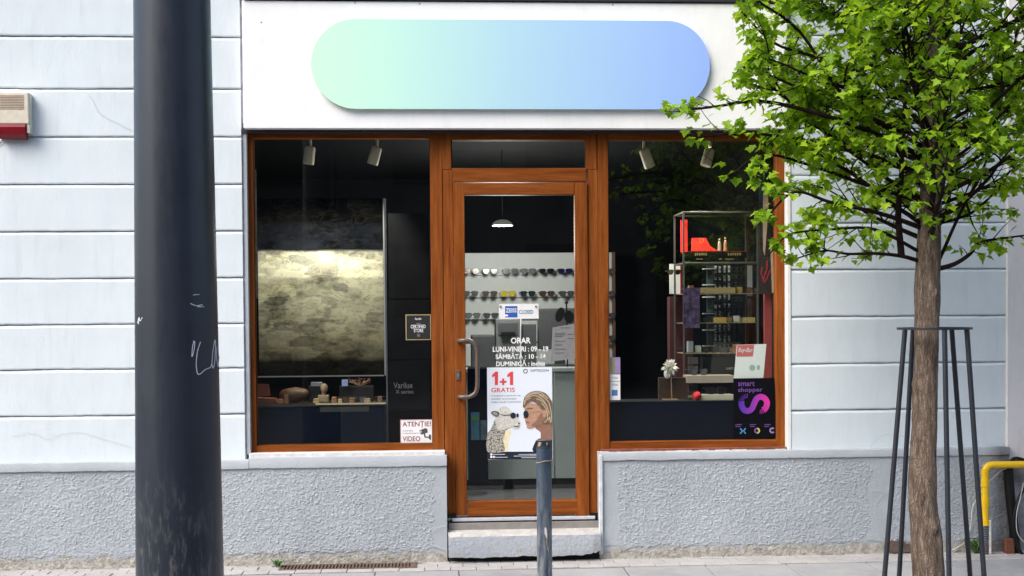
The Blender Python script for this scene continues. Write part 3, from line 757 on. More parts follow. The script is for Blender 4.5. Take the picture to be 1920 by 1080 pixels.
# named limbs read off the photo: (start px, via, end, depth offset, radius)
def limb(pix, r, ydev, leafy):
    pts = [P(x, y, TY + ydev * k / (len(pix) - 1)) for k, (x, y) in enumerate(pix)]
    sp = smooth_pts([tuple(p) for p in pts], 5); nn = len(sp)
    tube(bmb, sp, [max(r * (1 - .75 * i / nn), .002) for i in range(nn)], 7, cap=False)
    for i in range(int(nn * .3), nn):
        if tr_.random() < .8 * leafy:
            d = (sp[min(i + 1, nn - 1)] - sp[i - 1]).normalized()
            s3 = (d * .7 + Vector((tr_.gauss(0, 1), tr_.gauss(0, 1), tr_.gauss(.05, .7))).normalized() * .8).normalized()
            p2, d2 = walk(sp[i], s3, tr_.uniform(.06, .22), .0035, .04, .14, 4)
            for j in (2, 3, 4):
                if tr_.random() < .7 * leafy: cluster(p2[j], d2[j], tr_.randint(2, 4))
            cluster(p2[-1], d2[-1], 3)
    cluster(sp[-1], d, 5)
limb([(1752, 506), (1790, 495), (1820, 475), (1835, 455), (1870, 448), (1935, 440)], .014, -.15, .6)
limb([(1725, 490), (1690, 480), (1640, 475), (1590, 476), (1545, 470), (1490, 486)], .012, -.2, .8)
limb([(1735, 430), (1650, 400), (1560, 380), (1490, 360), (1440, 405)], .014, -.3, 1.0)
limb([(1740, 300), (1640, 250), (1540, 215), (1430, 190), (1340, 200), (1275, 208)], .016, -.25, 1.0)
limb([(1740, 330), (1620, 290), (1500, 262), (1400, 250), (1310, 258)], .014, -.1, 1.0)
limb([(1735, 380), (1620, 345), (1520, 310), (1430, 290), (1370, 330)], .013, .2, 1.0)
limb([(1740, 220), (1640, 150), (1540, 110), (1450, 80), (1390, 20)], .014, -.2, 1.0)
limb([(1742, 180), (1650, 120), (1540, 170), (1440, 140), (1410, 120)], .013, .2, 1.0)
limb([(1690, 480), (1684, 400), (1690, 330), (1692, 250), (1700, 120), (1690, -20)], .019, -.12, .5)
limb([(1760, 490), (1800, 400), (1850, 300), (1880, 180), (1915, 20)], .010, -.2, .7)
limb([(1755, 420), (1820, 400), (1880, 350), (1930, 330)], .010, -.1, .9)
limb([(1755, 300), (1830, 260), (1900, 240), (1950, 180)], .012, .1, .9)
limb([(1758, 160), (1820, 100), (1890, 60), (1940, -20)], .014, -.1, .7)
limb([(1720, 470), (1640, 430), (1560, 430), (1480, 440), (1440, 480)], .010, -.3, 1.0)
limb([(1735, 260), (1600, 200), (1500, 60), (1420, 0), (1400, -40)], .012, -.35, .9)
mk('limbs', bmb, M_TWIG, tree, smooth=True)

# maple leaf: five pointed lobes, cupped along the midrib
half = [(0, 0), (.20, .0), (.46, -.04), (.42, .22), (.72, .46), (.47, .54), (.34, .60), (.24, .84), (.0, 1.16)]
lp = [(x, y) for x, y in half] + [(-x, y) for x, y in half[-2:0:-1]]
def leaf_pts(fold): return [Vector((x, y, abs(x) * fold - .10 * y * y)) for x, y in lp] + [Vector((0, .36, -.015))]
def leaf_frame(t, rdm):
    up_ = Vector((rdm.gauss(0, .35) + t.x * .5, rdm.gauss(0, .35) + t.y * .5 - .15, 1)); x = t.cross(up_).normalized(); z = x.cross(t).normalized()
    return Matrix((x, t, z)).transposed()
crown_lo = P(1740, 560, TY).z
def keep(l):
    p = l[0]; d = p - CAM; z = d.dot(fwd); px = 960 + F * d.dot(rgt) / z; py = PPY - F * d.dot(upv) / z
    cxp = 1740 + (500 - py) * .035
    if outside(p) or (py > 505 and px < 1700): return False
    if py > 545 or (1296 < px < 1350 and 268 < py < 330): return False
    if p.y < TY and abs(px - cxp) < 75: return tr_.random() < (.75 if py > 330 else .42)
    if px > 1790: return tr_.random() < .85
    return tr_.random() < .86
leaves = [l for l in leaves if keep(l)]
def pick(l):   # leaves the photo shows largest: in frame, on the near side
    p = l[0]; d = p - CAM; z = d.dot(fwd); px = 960 + F * d.dot(rgt) / z; py = PPY - F * d.dot(upv) / z
    return (1300 < px < 1915 and 5 < py < 540)
good = [i for i, l in enumerate(leaves) if pick(l) and l[2] > .038]
good.sort(key=lambda i: leaves[i][0].y)
solo = set(good[:300])
bm = BM(); vs = leaf_pts(.28) ; bv = [bm.verts.new(p) for p in vs]; nl = len(lp)
for k in range(nl): bm.faces.new((bv[k], bv[(k + 1) % nl], bv[nl]))
leaf_me = mesh_of(bm, M_LEAF, 'leaf')
V, Fc, T = [], [], []
TO = ORG[tree]
for i, (p, t, sz) in enumerate(leaves):
    fr = leaf_frame(t, tr_)
    if i in solo:
        o = bpy.data.objects.new('leaf', leaf_me); COL.objects.link(o); o.parent = tree
        mm = fr.to_4x4() @ Matrix.Scale(sz, 4); mm.translation = p - TO; o.matrix_local = mm
        continue
    b = len(V); fo = tr_.uniform(.1, .45); tn = tr_.random()
    for c in leaf_pts(fo): V.append(fr @ (c * sz) + p - TO); T.append(tn)
    Fc += [(b + k, b + (k + 1) % nl, b + nl) for k in range(nl)]
me = bpy.data.meshes.new('crown'); me.from_pydata(V, [], Fc); me.materials.append(M_LEAF)
at = me.attributes.new('tint', 'FLOAT', 'POINT'); at.data.foreach_set('value', T)
co = bpy.data.objects.new('crown', me); COL.objects.link(co); co.parent = tree; co['kind'] = 'stuff'
print('LEAVES', len(leaves), 'faces', len(Fc))

# tree pit
bm = BM(); box(bm, TO.x - .42, TO.x + .42, TY - .42, TY + .42, -.04, .012)
mk('tree_pit', bm, simple('soil', (.07, .055, .04), 1, var=.5, scale=40), label='square of soil round the maple trunk in the footway', kind='structure')

# ---- tree guard: ring and slanted legs
GYc = TY; rc_ = P(1752, 618, GYc); rx = (P(1819, 618, GYc).x - P(1686, 618, GYc).x) / 2
gd = thing('tree_guard', (rc_.x, GYc, 0), 'dark steel tree guard of slanted legs and flat top ring round the trunk', 'tree guard')
zr_ = rc_.z; bm = BM()
N = 40
for k in range(N):
    a0, a1 = 2 * math.pi * k / N, 2 * math.pi * (k + 1) / N
    f = []
    for a in (a0, a1):
        for r, z in ((rx, zr_), (rx, zr_ + .012), (rx - .03, zr_ + .012), (rx - .03, zr_)): f.append(bm.verts.new((rc_.x + r * math.cos(a), GYc + r * math.sin(a), z)))
    for j in range(4): bm.faces.new((f[j], f[(j + 1) % 4], f[4 + (j + 1) % 4], f[4 + j]))
bmesh.ops.remove_doubles(bm, verts=bm.verts, dist=1e-5); mk('top_ring', bm, M_GUARD, gd)
zb0 = P(1752, 1080, GYc).z
for xt, xb, sgn in ((1694, 1658, -.35), (1712, 1687, 1), (1771, 1780, -1), (1795, 1818, 1), (1812, 1846, -.35), (1738, 1734, 1)):
    ty = 0
    for _ in range(5):
        tx = P(xt, 620, GYc + ty).x - rc_.x; tx = max(-rx + .014, min(rx - .014, tx)); ty = math.sqrt(max((rx - .014) ** 2 - tx * tx, .0003)) * (1 if sgn > 0 else -1)
    bx_ = P(xb, 1080, GYc + ty * 1.5).x - rc_.x
    top = Vector((rc_.x + tx, GYc + ty, zr_)); low = Vector((rc_.x + bx_, GYc + ty * 1.5, zb0)); d = low - top; bot = top + d * (top.z / -d.z) if d.z else low
    bm = BM(); tube(bm, [top, bot], [.0135, .0135], 10); mk('leg', bm, M_GUARD, gd, smooth=True)

# ================================================================== ALARM SIREN on the left wall
M_CREAM = simple('aged_cream_plastic', (.62, .57, .46), .5, var=.1)
x0, x1, z0, z1 = RC(-8, 173, 53.5, 234, -.075)
al = thing('alarm_siren', ((x0 + x1) / 2, -.002, z0 - .06), 'aged cream alarm siren box with red lens on the left wall', 'alarm')
zsl = P(20, 232, -.075).z
bm = BM(); box(bm, x0, x1, -.075, -.004, zsl, z1, .006, 2); mk('housing', bm, M_CREAM, al)
bm = BM(); box(bm, x1 - .016, x1 + .003, -.068, -.005, zsl - .055, z1 - .003, .004, 2); mk('side_cover', bm, simple('aged_cream_side', (.58, .56, .47), .5), al)
for k in range(9):
    yy = 179 + k * 3.05; bm = BM(); bpx(bm, 0, yy, 45, yy + 1.4, -.0762, -.070); mk('louvre_slot', bm, simple('slot_brown', (.22, .14, .08), .8), al)
zlo = P(20, 259, -.075).z
bm = BM(); n = 6; rows = []
for (yy, z, k) in ((-.078, zsl - .002, 1), (-.082, zsl - .02, 1), (-.070, zlo + .022, .97), (-.045, zlo, .9), (-.005, zlo, .9), (-.005, zsl - .002, 1)):
    xm = (x0 + x1 - .02) / 2; hw = (x1 - .02 - x0) / 2 * k; rows.append([bm.verts.new((xm - hw, yy, z)), bm.verts.new((xm + hw, yy, z))])
for i in range(6): j = (i + 1) % 6; bm.faces.new((rows[i][0], rows[i][1], rows[j][1], rows[j][0]))
bm.faces.new([r[0] for r in rows]); bm.faces.new([r[1] for r in rows][::-1])
mk('red_lens', bm, simple('red_lens', (.22, .006, .014), .3, var=.15), al)
bm = BM(); ell_px(bm, 37, 204.5, 1.4, 1.4, -.0775, .003, 8); mk('screw', bm, M_SCREW, al)
bm = BM(); tube(bm, smooth_pts([tuple(P(8, 255, -.01)), tuple(P(4, 264, -.008)), tuple(P(-4, 272, -.008))], 3), .003, 6); mk('cable', bm, M_BLACK, al)

# ================================================================== GAS PIPE AND CABLES at the right
M_YEL = simple('gas_yellow', (.80, .50, .004), .35, var=.06)
py_ = -.12
gp = thing('gas_pipe', (P(1847, 1035, py_).x, py_, 0), 'bright yellow gas pipe rising from the pavement and turning right', 'pipe')
e0 = P(1847, 872, py_)
pr_ = .0225
bm = BM(); tube(bm, [tuple(P(1847, 985, py_)), tuple(P(1847, 905, py_)), tuple(P(1847, 886, py_))] + [(e0.x + .045 - .045 * math.cos(t), py_, e0.z - .045 + .045 * math.sin(t)) for t in [math.pi / 2 * k / 6 for k in range(1, 7)]] + [(e0.x + .12, py_, e0.z), (e0.x + .9, py_, e0.z)], pr_, 16); mk('tube', bm, M_YEL, gp, smooth=True)
for ya, yb, r in ((880, 890, 1.12), (898, 912, 1.16), (932, 950, 1.16), (975, 985, 1.2)): bm = BM(); tube(bm, [tuple(P(1847, yb, py_)), tuple(P(1847, ya, py_))], pr_ * r, 16); mk('coupling', bm, M_YEL, gp, smooth=True)
M_COND = simple('grey_conduit', (.11, .125, .14), .5, var=.2)
bm = BM(); pts, rr_ = [], []
za, zb = P(1847, 985, py_).z, 0.0
for k in range(49): pts.append((P(1847, 985, py_).x - .003, py_, za + (zb - za) * k / 48)); rr_.append(.026 if k % 4 < 2 else .021)
tube(bm, pts, rr_, 16); mk('corrugated_sleeve', bm, M_COND, gp)
bm = BM(); tube(bm, [tuple(P(1846.5, 1028, py_)), tuple(P(1846.5, 1026, py_))], .0266, 16); mk('red_band', bm, simple('red_tape', (.4, .03, .03), .5), gp)
bm = BM(); tube(bm, [tuple(P(1856.5, 1039, py_ - .015)), tuple(P(1856.5, 975, py_ - .015))], .0085, 10); wp = mk('conduit_pipe', bm, simple('ivory_pipe', (.62, .60, .55), .5), label='thin ivory plastic conduit standing beside the yellow pipe', cat='pipe')
bm = BM(); tube(bm, [tuple(P(1890, 872, -.07)), tuple(P(1893, 920, -.075)), tuple(P(1901, 990, -.08)), tuple(P(1906, 1040, -.08))], .030, 14); mk('drain_pipe', bm, M_BLACK, label='black plastic pipe leaning behind the yellow pipe', cat='pipe', smooth=True)
bm = BM(); tube(bm, smooth_pts([tuple(P(1893, 868, -.09)), tuple(P(1900, 860, -.09)), tuple(P(1912, 860, -.09)), tuple(P(1924, 868, -.09)), tuple(P(1930, 900, -.10)), tuple(P(1912, 930, -.12)), tuple(P(1903, 960, -.13)), tuple(P(1900, 985, -.13)), tuple(P(1905, 1018, -.13)), tuple(P(1918, 1040, -.13)), tuple(P(1930, 1046, -.13))], 5), .0105, 10); mk('black_cable', bm, M_BLACK, label='thick black cable looped over the pipe at the right edge', cat='cable', smooth=True)
bm = BM(); tube(bm, smooth_pts([tuple(P(1919, 905, -.14)), tuple(P(1914, 930, -.145)), tuple(P(1906, 965, -.15)), tuple(P(1908, 1000, -.15)), tuple(P(1922, 1018, -.15))], 5), .0028, 6); mk('grey_cable', bm, simple('pale_cable', (.5, .5, .5), .5), label='thin pale cable running along the thick black cable', cat='cable', smooth=True)
bm = BM(); tube(bm, smooth_pts([tuple(P(1895, 878, -.085)), tuple(P(1880, 881, -.09)), tuple(P(1868, 890, -.09)), tuple(P(1850, 908, -.06)), tuple(P(1838, 925, -.06)), tuple(P(1824, 950, -.06)), tuple(P(1820, 985, -.062)), tuple(P(1810, 1015, -.062)), tuple(P(1785, 1032, -.062)), tuple(P(1765, 1040, -.064))], 5), .0026, 6); mk('white_cable', bm, simple('white_cable', (.6, .6, .6), .5), label='thin white cable drooping across the grey plinth behind the tree guard', cat='cable', smooth=True)
bm = BM(); a, b, c, d = RC(1884, 1010, 1902, 1040, -.11); box(bm, a, b, -.12, -.08, c, d, .006); mk('rusty_stub', bm, simple('rust', (.17, .06, .035), .9, var=.4, scale=50), label='short rusty iron stub at the foot of the black pipe', cat='pipe stub')
# weeds
M_WEED = simple('weed_leaf', (.05, .13, .02), .7, var=.4)
def weed(px, py, Y, n, h, label):
    bm = BM(); c = P(px, py, Y); c.z = 0
    for i in range(n):
        a = tr_.uniform(0, 6.28); L = h * tr_.uniform(.5, 1); o = Vector((math.cos(a), math.sin(a), 0)); s = Vector((-o.y, o.x, 0)) * L * .16
        p0 = c + o * .008; p1 = c + o * L * .35 + Vector((0, 0, L * .6)); p2 = c + o * L * .75 + Vector((0, 0, L * tr_.uniform(.5, 1.0)))
        vs = [bm.verts.new(v_) for v_ in (p0, p1 + s, p2, p1 - s)]; bm.faces.new(vs)
    mk('weed', bm, M_WEED, label=label, cat='weed', group='weeds at the wall foot')
weed(1829, 1030, -.09, 26, .13, 'small green weed by the foot of the yellow pipe')
weed(521, 1062, -.11, 16, .07, 'tiny weed at the left end of the drain grate')
# ================================================================== INSIDE THE SHOP
def add_light(name, kind, loc, energy, parent, color=(1, .93, .82), aim=None, size=1.2, radius=.03):
    ld = bpy.data.lights.new(name, kind); ld.energy = energy; ld.color = color; ld.shadow_soft_size = radius
    if kind == 'SPOT': ld.spot_size = size; ld.spot_blend = .6
    o = bpy.data.objects.new(name, ld); link(o, parent, loc)
    if aim is not None: o.rotation_euler = (Vector(aim) - Vector(loc)).to_track_quat('-Z', 'Y').to_euler()
    return o
M_IVORY = simple('ivory_lamp', (.82, .74, .57), .45, var=.06)
M_LIT = simple('lit_lens', (1, 1, 1), .5, emit=(1, .95, .85), es=14)
def spot(cx, cy, bx, by, Y, label, aim, energy, lit):
    """ceiling track spotlight: plate, stem, cylindrical head from (cx,cy) to mouth (bx,by)"""
    top = P(cx, cy, Y); mouth = P(bx, by, Y - .01) if lit else P(bx, by, Y + .02)
    t = thing('spotlight', (top.x, Y, top.z - .1), label, 'spotlight', 'ceiling spotlights in the display windows')
    bm = BM(); box(bm, top.x - .07, top.x + .07, Y - .018, Y + .018, cz - .018, cz - .001, .003); mk('track_plate', bm, M_IVORY, t)
    bm = BM(); tube(bm, [(top.x, Y, cz - .015), tuple(top)], .009, 8); mk('stem', bm, M_IVORY, t)
    ax = (mouth - top).normalized()
    bm = BM(); tube(bm, [tuple(top - ax * .004), tuple(top), tuple(top + ax * .01), tuple(mouth - ax * .004), tuple(mouth), tuple(mouth - ax * .012)], [.018, .029, .034, .037, .035, .031], 20, cap=False)
    mk('head', bm, M_IVORY, t, smooth=True)
    bm = BM(); tube(bm, [tuple(mouth - ax * .012), tuple(mouth - ax * .008)], .031, 18); mk('lens', bm, M_LIT if lit else M_BLACK, t)
    if energy: add_light('lamp', 'SPOT', mouth + ax * .012, energy, t, aim=aim, size=1.5)
spot(582, 275, 578, 308, .42, 'ivory spotlight nearest the left end of the left window', P(545, 600, 1.0), 24, False)
spot(707, 276, 698, 308, .42, 'ivory spotlight at the right of the left window ceiling', P(660, 570, 1.0), 28, False)
spot(1207, 280, 1219, 314, .42, 'ivory spotlight at the left of the right window ceiling', P(1345, 620, .6), 22, False)
spot(1331, 280, 1323, 311, .42, 'lit ivory spotlight with glowing mouth in the right window', P(1395, 690, .3), 22, True)

# pendant lamp over the desk
pc = P(942, 418, 1.3); pdt = thing('pendant_lamp', (pc.x, pc.y, pc.z - .05), 'small white dome lamp hanging above the white display wall', 'lamp')
bm = BM(); rr2 = .075; pts = []
prev = None
for k in range(9):
    a = math.pi / 2 * k / 8; ring = [bm.verts.new((pc.x + rr2 * math.sin(a) * math.cos(t) + 0, pc.y + rr2 * math.sin(a) * math.sin(t), pc.z + .045 * math.cos(a) - .02)) for t in [2 * math.pi * j / 20 for j in range(20)]] if k else [bm.verts.new((pc.x, pc.y, pc.z + .025))]
    if prev:
        for j in range(20):
            if len(prev) == 1: bm.faces.new((prev[0], ring[j], ring[(j + 1) % 20]))
            else: bm.faces.new((prev[j], ring[j], ring[(j + 1) % 20], prev[(j + 1) % 20]))
    prev = ring
mk('shade', bm, simple('opal_shade', (.8, .8, .8), .4, emit=(1, .97, .92), es=.05), pdt, smooth=True)
bm = BM(); tube(bm, [(pc.x, pc.y, pc.z + .02), (pc.x, pc.y, cz)], .003, 6); mk('cord', bm, M_BLACK, pdt)
add_light('bulb', 'POINT', (pc.x, pc.y, pc.z - .09), 34, pdt, (1, .97, .92), radius=.18)

# ---- white display wall with rows of sunglasses
DWY = 2.95
dw = thing('display_wall', (P(1000, 700, DWY).x, DWY, fz), 'white eyewear display wall with thin shelves seen through the door', 'display wall')
bm = BM(); a, b, c, d = RC(836, 474, 1148, 760, DWY); box(bm, a, b, DWY, DWY + .06, fz, d, .002); mk('panel', bm, M_PANELW, dw)
bm = BM(); box(bm, b + .001, b + .02, DWY - .06, DWY + .06, fz, d); mk('edge_trim', bm, simple('trim_brown', (.20, .10, .06), .6), dw)
rowsy = (509, 551, 592, 634)
for yy in rowsy:
    z = P(960, yy + 6, DWY).z; bm = BM(); box(bm, a, b, DWY - .03, DWY - .001, z - .003, z); mk('shelf', bm, simple('shelf_glass', (.62, .66, .64), .2), dw)
LENS = {'amber': (.30, .16, .08), 'black': (.012, .012, .014), 'grey': (.10, .10, .11), 'smoke': (.20, .21, .22), 'blue': (.01, .015, .10), 'yellow': (.75, .60, .02), 'teal': (.015, .03, .05), 'brown': (.10, .055, .04)}
def lens_shape(cx, w, h):
    return [(cx - w, h * .75), (cx - w * .6, h), (cx + w * .6, h), (cx + w, h * .75), (cx + w * .92, -h * .1), (cx + w * .6, -h * .8), (cx, -h), (cx - w * .6, -h * .8), (cx - w * .92, -h * .1)]
GM = {}
def gmesh(key):
    if key in GM: return GM[key]
    ml = simple('lens_' + key, LENS[key], .15, spec=.6); mf = simple('glasses_frame_' + ('dark' if key != 'yellow' else 'yellow'), (.02, .018, .018) if key != 'yellow' else (.5, .38, .02), .35)
    bm = BM(); prism(bm, lens_shape(0, .027, .022), -.002, .001); me_l = mesh_of(bm, ml, 'lens')
    bm = BM()
    for sx_ in (-1, 1):
        o = lens_shape(sx_ * .036, .031, .026); i_ = lens_shape(sx_ * .036, .027, .022); n = len(o)
        A = [bm.verts.new((x, -.003, z)) for x, z in o]; B = [bm.verts.new((x, -.003, z)) for x, z in i_]; C = [bm.verts.new((x, .003, z)) for x, z in o]
        for k in range(n): bm.faces.new((A[k], A[(k + 1) % n], B[(k + 1) % n], B[k])); bm.faces.new((A[k], C[k], C[(k + 1) % n], A[(k + 1) % n]))
        box(bm, sx_ * .068 - .003, sx_ * .068 + .003, -.002, .11, .010, .019)
    box(bm, -.010, .010, -.003, .003, .008, .016)
    GM[key] = (me_l, mesh_of(bm, mf, 'glasses_frame')); return GM[key]
def glasses(loc, key, label, group, rz=0, sc=1.0):
    t = thing('sunglasses', loc, label, 'sunglasses', group); t.rotation_euler.z = rz; t.scale = (sc,) * 3
    ml, mf = gmesh(key)
    for nm, me_, x in (('lens', ml, -.036), ('lens', ml, .036), ('glasses_frame', mf, 0)):
        o = bpy.data.objects.new(nm, me_); COL.objects.link(o); o.parent = t; o.location = (x, 0, .026)
    return t
rowname = ('top', 'second', 'third', 'lowest')
ordn = ('first', 'second', 'third', 'fourth', 'fifth', 'sixth')
rowspec = [[(884, 'amber'), (919, 'black'), (957, 'grey'), (990, 'smoke'), (1024, 'black'), (1059, 'blue')],
           [(882, 'grey'), (918, 'brown'), (952, 'yellow'), (989, 'teal'), (1025, 'brown'), (1062, 'grey')],
           [(886, 'smoke'), (920, 'grey')]]
for ri, spec in enumerate(rowspec):
    for k, (x, key) in enumerate(spec):
        c = P(x, rowsy[ri] + 6, DWY - .11); glasses((c.x, DWY - .14, c.z + .001), key, f'{key} lens sunglasses, {ordn[k]} from left in {rowname[ri]} row seen through the door', 'sunglasses on the white wall', 0, .96)
for ri in range(4):
    c = P(1140, rowsy[ri] + 6, DWY - .11); glasses((c.x, DWY - .14, c.z + .001), 'grey', f'grey sunglasses in {rowname[ri]} row, glimpsed just right of the door post', 'sunglasses on the white wall', 0, .96)

# ---- reception desk and things on it
DKY = 1.5
dk = thing('reception_desk', (P(980, 905, DKY).x, DKY, fz), 'grey green panelled reception desk behind the glass door', 'desk')
a, b, c, d = RC(846, 690, 1112, 905, DKY); zt_ = d; xm_ = P(1040, 800, DKY).x
bm = BM(); box(bm, a, b, DKY - .02, DKY + .55, zt_ - .03, zt_, .003); mk('desk_top', bm, M_DESK, dk)
bm = BM(); box(bm, a, xm_ - .003, DKY, DKY + .02, fz + .08, zt_ - .032, .002); mk('front_panel', bm, M_DESK, dk)
bm = BM(); box(bm, xm_ + .003, b, DKY, DKY + .02, fz + .08, zt_ - .032, .002); mk('front_panel', bm, M_DESK, dk)
bm = BM(); box(bm, a + .02, b - .02, DKY + .03, DKY + .5, fz, fz + .08); mk('kickboard', bm, M_BLACK, dk)
M_GREYP = simple('grey_plastic', (.06, .06, .063), .5, var=.1); M_LGREY = simple('light_grey_plastic', (.13, .135, .135), .5, var=.1)
def boxthing(name, x0, y0, x1, y1, Y, dep, mat, label, cat, bev=.004, extra=None):
    bm = BM(); bpx(bm, x0, y0, x1, y1, Y, Y + dep, bev, 2)
    return mk(name, bm, mat, label=label, cat=cat)
mo = thing('monitor', P(1048, 690, 1.75), 'dark grey back of a monitor standing on the desk', 'monitor')
bm = BM(); bpx(bm, 1008, 578, 1100, 655, 1.75, 1.79, .012, 3); mk('screen_shell', bm, M_GREYP, mo)
bm = BM(); bpx(bm, 1040, 640, 1060, 688, 1.80, 1.83, .003); mk('stand', bm, M_GREYP, mo); bm = BM(); bpx(bm, 1022, 684, 1078, 689.5, 1.70, 1.9, .002); mk('foot', bm, M_GREYP, mo)
pt = thing('printer', P(953, 690, 1.7), 'boxy grey printer on the desk left of the white cable', 'printer')
bm = BM(); bpx(bm, 930, 598, 975, 689, 1.7, 1.95, .006, 2); mk('body', bm, M_LGREY, pt); bm = BM(); bpx(bm, 934, 606, 971, 628, 1.693, 1.70); mk('paper_slot', bm, M_GREYP, pt); bm = BM(); bpx(bm, 940, 622, 966, 630, 1.66, 1.70, .002); mk('tray', bm, M_BLACK, pt)
boxthing('carton', 980, 608, 1006, 690, 1.72, .2, M_GREYP, 'dark grey carton on the desk right of the printer', 'box')
boxthing('cash_register', 884, 628, 928, 690, 1.66, .22, M_GREYP, 'squat dark machine on the desk near the door handle', 'machine', .012)
bm = BM(); tube(bm, smooth_pts([tuple(P(977, 596, 1.68)), tuple(P(976, 640, 1.68)), tuple(P(977, 688, 1.68))], 4), .004, 6); mk('cord', bm, M_WHITE, label='white cord hanging down beside the printer', cat='cord')
ml_ = thing('desk_mirror', P(1056, 690, 1.62), 'black round desk mirror and lamp arm above the monitor', 'mirror')
bm = BM(); ell_px(bm, 1050, 590, 8, 14, 1.62, .02, 20, .3); mk('mirror_frame', bm, M_BLACK, ml_)
bm = BM(); ell_px(bm, 1067, 594, 9, 12, 1.62, .02, 20, -.2); mk('mirror_frame', bm, M_BLACK, ml_)
bm = BM(); tube(bm, [tuple(P(1062, 566, 1.63)), tuple(P(1063, 600, 1.63)), tuple(P(1064, 688, 1.63))], .006, 8); mk('arm', bm, M_BLACK, ml_)
bm = BM(); bmesh.ops.create_icosphere(bm, subdivisions=2, radius=.014, matrix=Matrix.Translation(P(1062, 567, 1.63))); mk('ball', bm, M_BLACK, ml_)
# leaflet rack low behind the door
lr = thing('leaflet_rack', P(905, 905, 1.2), 'dark leaflet rack with green and blue brochures low behind the door', 'rack')
bm = BM(); bpx(bm, 878, 690, 915, 906, 1.25, 1.4, .004); mk('rack_body', bm, M_NAVY, lr)
bm = BM(); bpx(bm, 883, 773, 899, 825, 1.23, 1.235); mk('leaflet', bm, simple('leaflet_blue', (.05, .20, .32), .5, var=.4, scale=20), lr)
bm = BM(); bpx(bm, 884, 781, 898, 788, 1.226, 1.229); mk('leaflet', bm, simple('leaflet_green', (.10, .28, .04), .5, var=.3), lr)
bm = BM(); bpx(bm, 901, 788, 913, 825, 1.23, 1.235); mk('leaflet', bm, simple('leaflet_grey', (.10, .16, .20), .5, var=.4, scale=20), lr)

# ================================================================== ON THE DOOR GLASS
SY = .0735     # outside face of the door pane is .075
M_VINYL = simple('white_vinyl', (.85, .85, .84), .5, var=.02)
hr = thing('opening_hours', P(976, 690, SY), 'white vinyl opening hours lettering on the door glass', 'lettering')
text('ORAR', 958, 633, 995, 644, SY, M_VINYL, hr, bold=.022)
text('LUNI-VINERI : 09 - 19', 924, 649.5, 1028, 659.5, SY, M_VINYL, hr, bold=.022)
text('SÂMBĂTĂ : 10 - 14', 929, 661, 1023, 673, SY, M_VINYL, hr, bold=.022)
text('DUMINICĂ : inchis', 930, 674.5, 1022, 686.3, SY, M_VINYL, hr, bold=.022)
# hanging closed sign, behind the pane
CY = .0715
cs = thing('closed_sign', P(972, 600, CY), 'small white sign reading closed with blue logo square on the door glass', 'sign')
bm = BM(); bpx(bm, 936, 570, 1010, 598, CY, CY + .003, .001); mk('card', bm, M_WHITE, cs)
bm = BM(); bpx(bm, 947, 574, 970, 595, CY - .0008, CY); mk('logo_square', bm, simple('logo_blue', (.02, .10, .42), .5), cs)
text('ZEISS', 948.5, 578, 968.5, 586, CY - .0016, M_VINYL, cs, bold=.014); text('CLOSED', 973, 581, 1000, 588.5, CY - .0008, simple('petrol_ink', (.02, .16, .26), .5), cs, bold=.014)
bm = BM(); ell_px(bm, 949, 591.5, 4, 1.8, CY - .0012, .0003); mk('logo_curve', bm, M_VINYL, cs)
bm = BM(); ell_px(bm, 938.5, 575, 1.8, 2.2, CY - .006, .006, 10); mk('suction_cup', bm, M_LGREY, cs); bm = BM(); ell_px(bm, 1005, 575, 1.8, 2.2, CY - .006, .006, 10); mk('suction_cup', bm, M_LGREY, cs)
# grey notice taped inside
CY = .0700
nt_ = thing('notice_sheet', P(1058, 700, CY), 'grey printed notice sheet inside the door glass at right', 'notice')
bm = BM(); poly_px(bm, [(1036, 614), (1077, 607), (1079, 668), (1080, 672), (1033, 678)], CY + .002, .001); mk('sheet', bm, simple('notice_paper', (.20, .205, .205), .7), nt_)
M_INK = simple('grey_ink', (.10, .10, .105), .7)
for k, (x0_, x1_, yy) in enumerate(((1050, 1068, 614), (1040, 1060, 624), (1040, 1060, 627), (1040, 1056, 630), (1040, 1060, 639), (1040, 1054, 646), (1040, 1060, 654), (1040, 1058, 661), (1064, 1076, 626), (1064, 1076, 634))):
    bm = BM(); bpx(bm, x0_, yy, x1_, yy + 1.3, CY + .0008, CY + .0016); mk('print_line', bm, M_INK, nt_)

# ---- advertising poster
AY = .0725
Z = lambda u, v_: (900 + u / 4.156, 620 + v_ / 4.156)
po = thing('advertising_poster', P(975, 861, AY), 'white eyewear poster with sheep and woman in sunglasses on the door', 'poster')
M_PAPER = simple('poster_paper', (.74, .79, .86), .5, var=.01, scale=3)
bm = BM(); bpx(bm, 913.8, 689, 1035.6, 861, AY, AY + .0012); mk('sheet', bm, M_PAPER, po)
M_INKNAVY = simple('ink_navy', (.008, .012, .030), .5)
k = .0006
def closed(pts, n=3):
    out = []; L = len(pts)
    for i in range(L):
        a, b, c, e = [Vector(pts[(i + j) % L]) for j in (-1, 0, 1, 2)]
        for s_ in range(n):
            t = s_ / n; q_ = .5 * (2 * b + (c - a) * t + (2 * a - 5 * b + 4 * c - e) * t * t + (3 * b - a - 3 * c + e) * t ** 3); out.append((min(q_.x, 562), q_.y))
    return out
def pic(name, pts, layer, mat): bm = BM(); poly_px(bm, [Z(*p) for p in (closed(pts) if len(pts) > 5 else pts)], AY - k * layer, .0004); mk(name, bm, mat, po)
def pell(name, u, v_, ru, rv, layer, mat, rot=0): bm = BM(); cx, cy = Z(u, v_); ell_px(bm, cx, cy, ru / 4.156, rv / 4.156, AY - k * layer, .0004, 18, rot); mk(name, bm, mat, po)
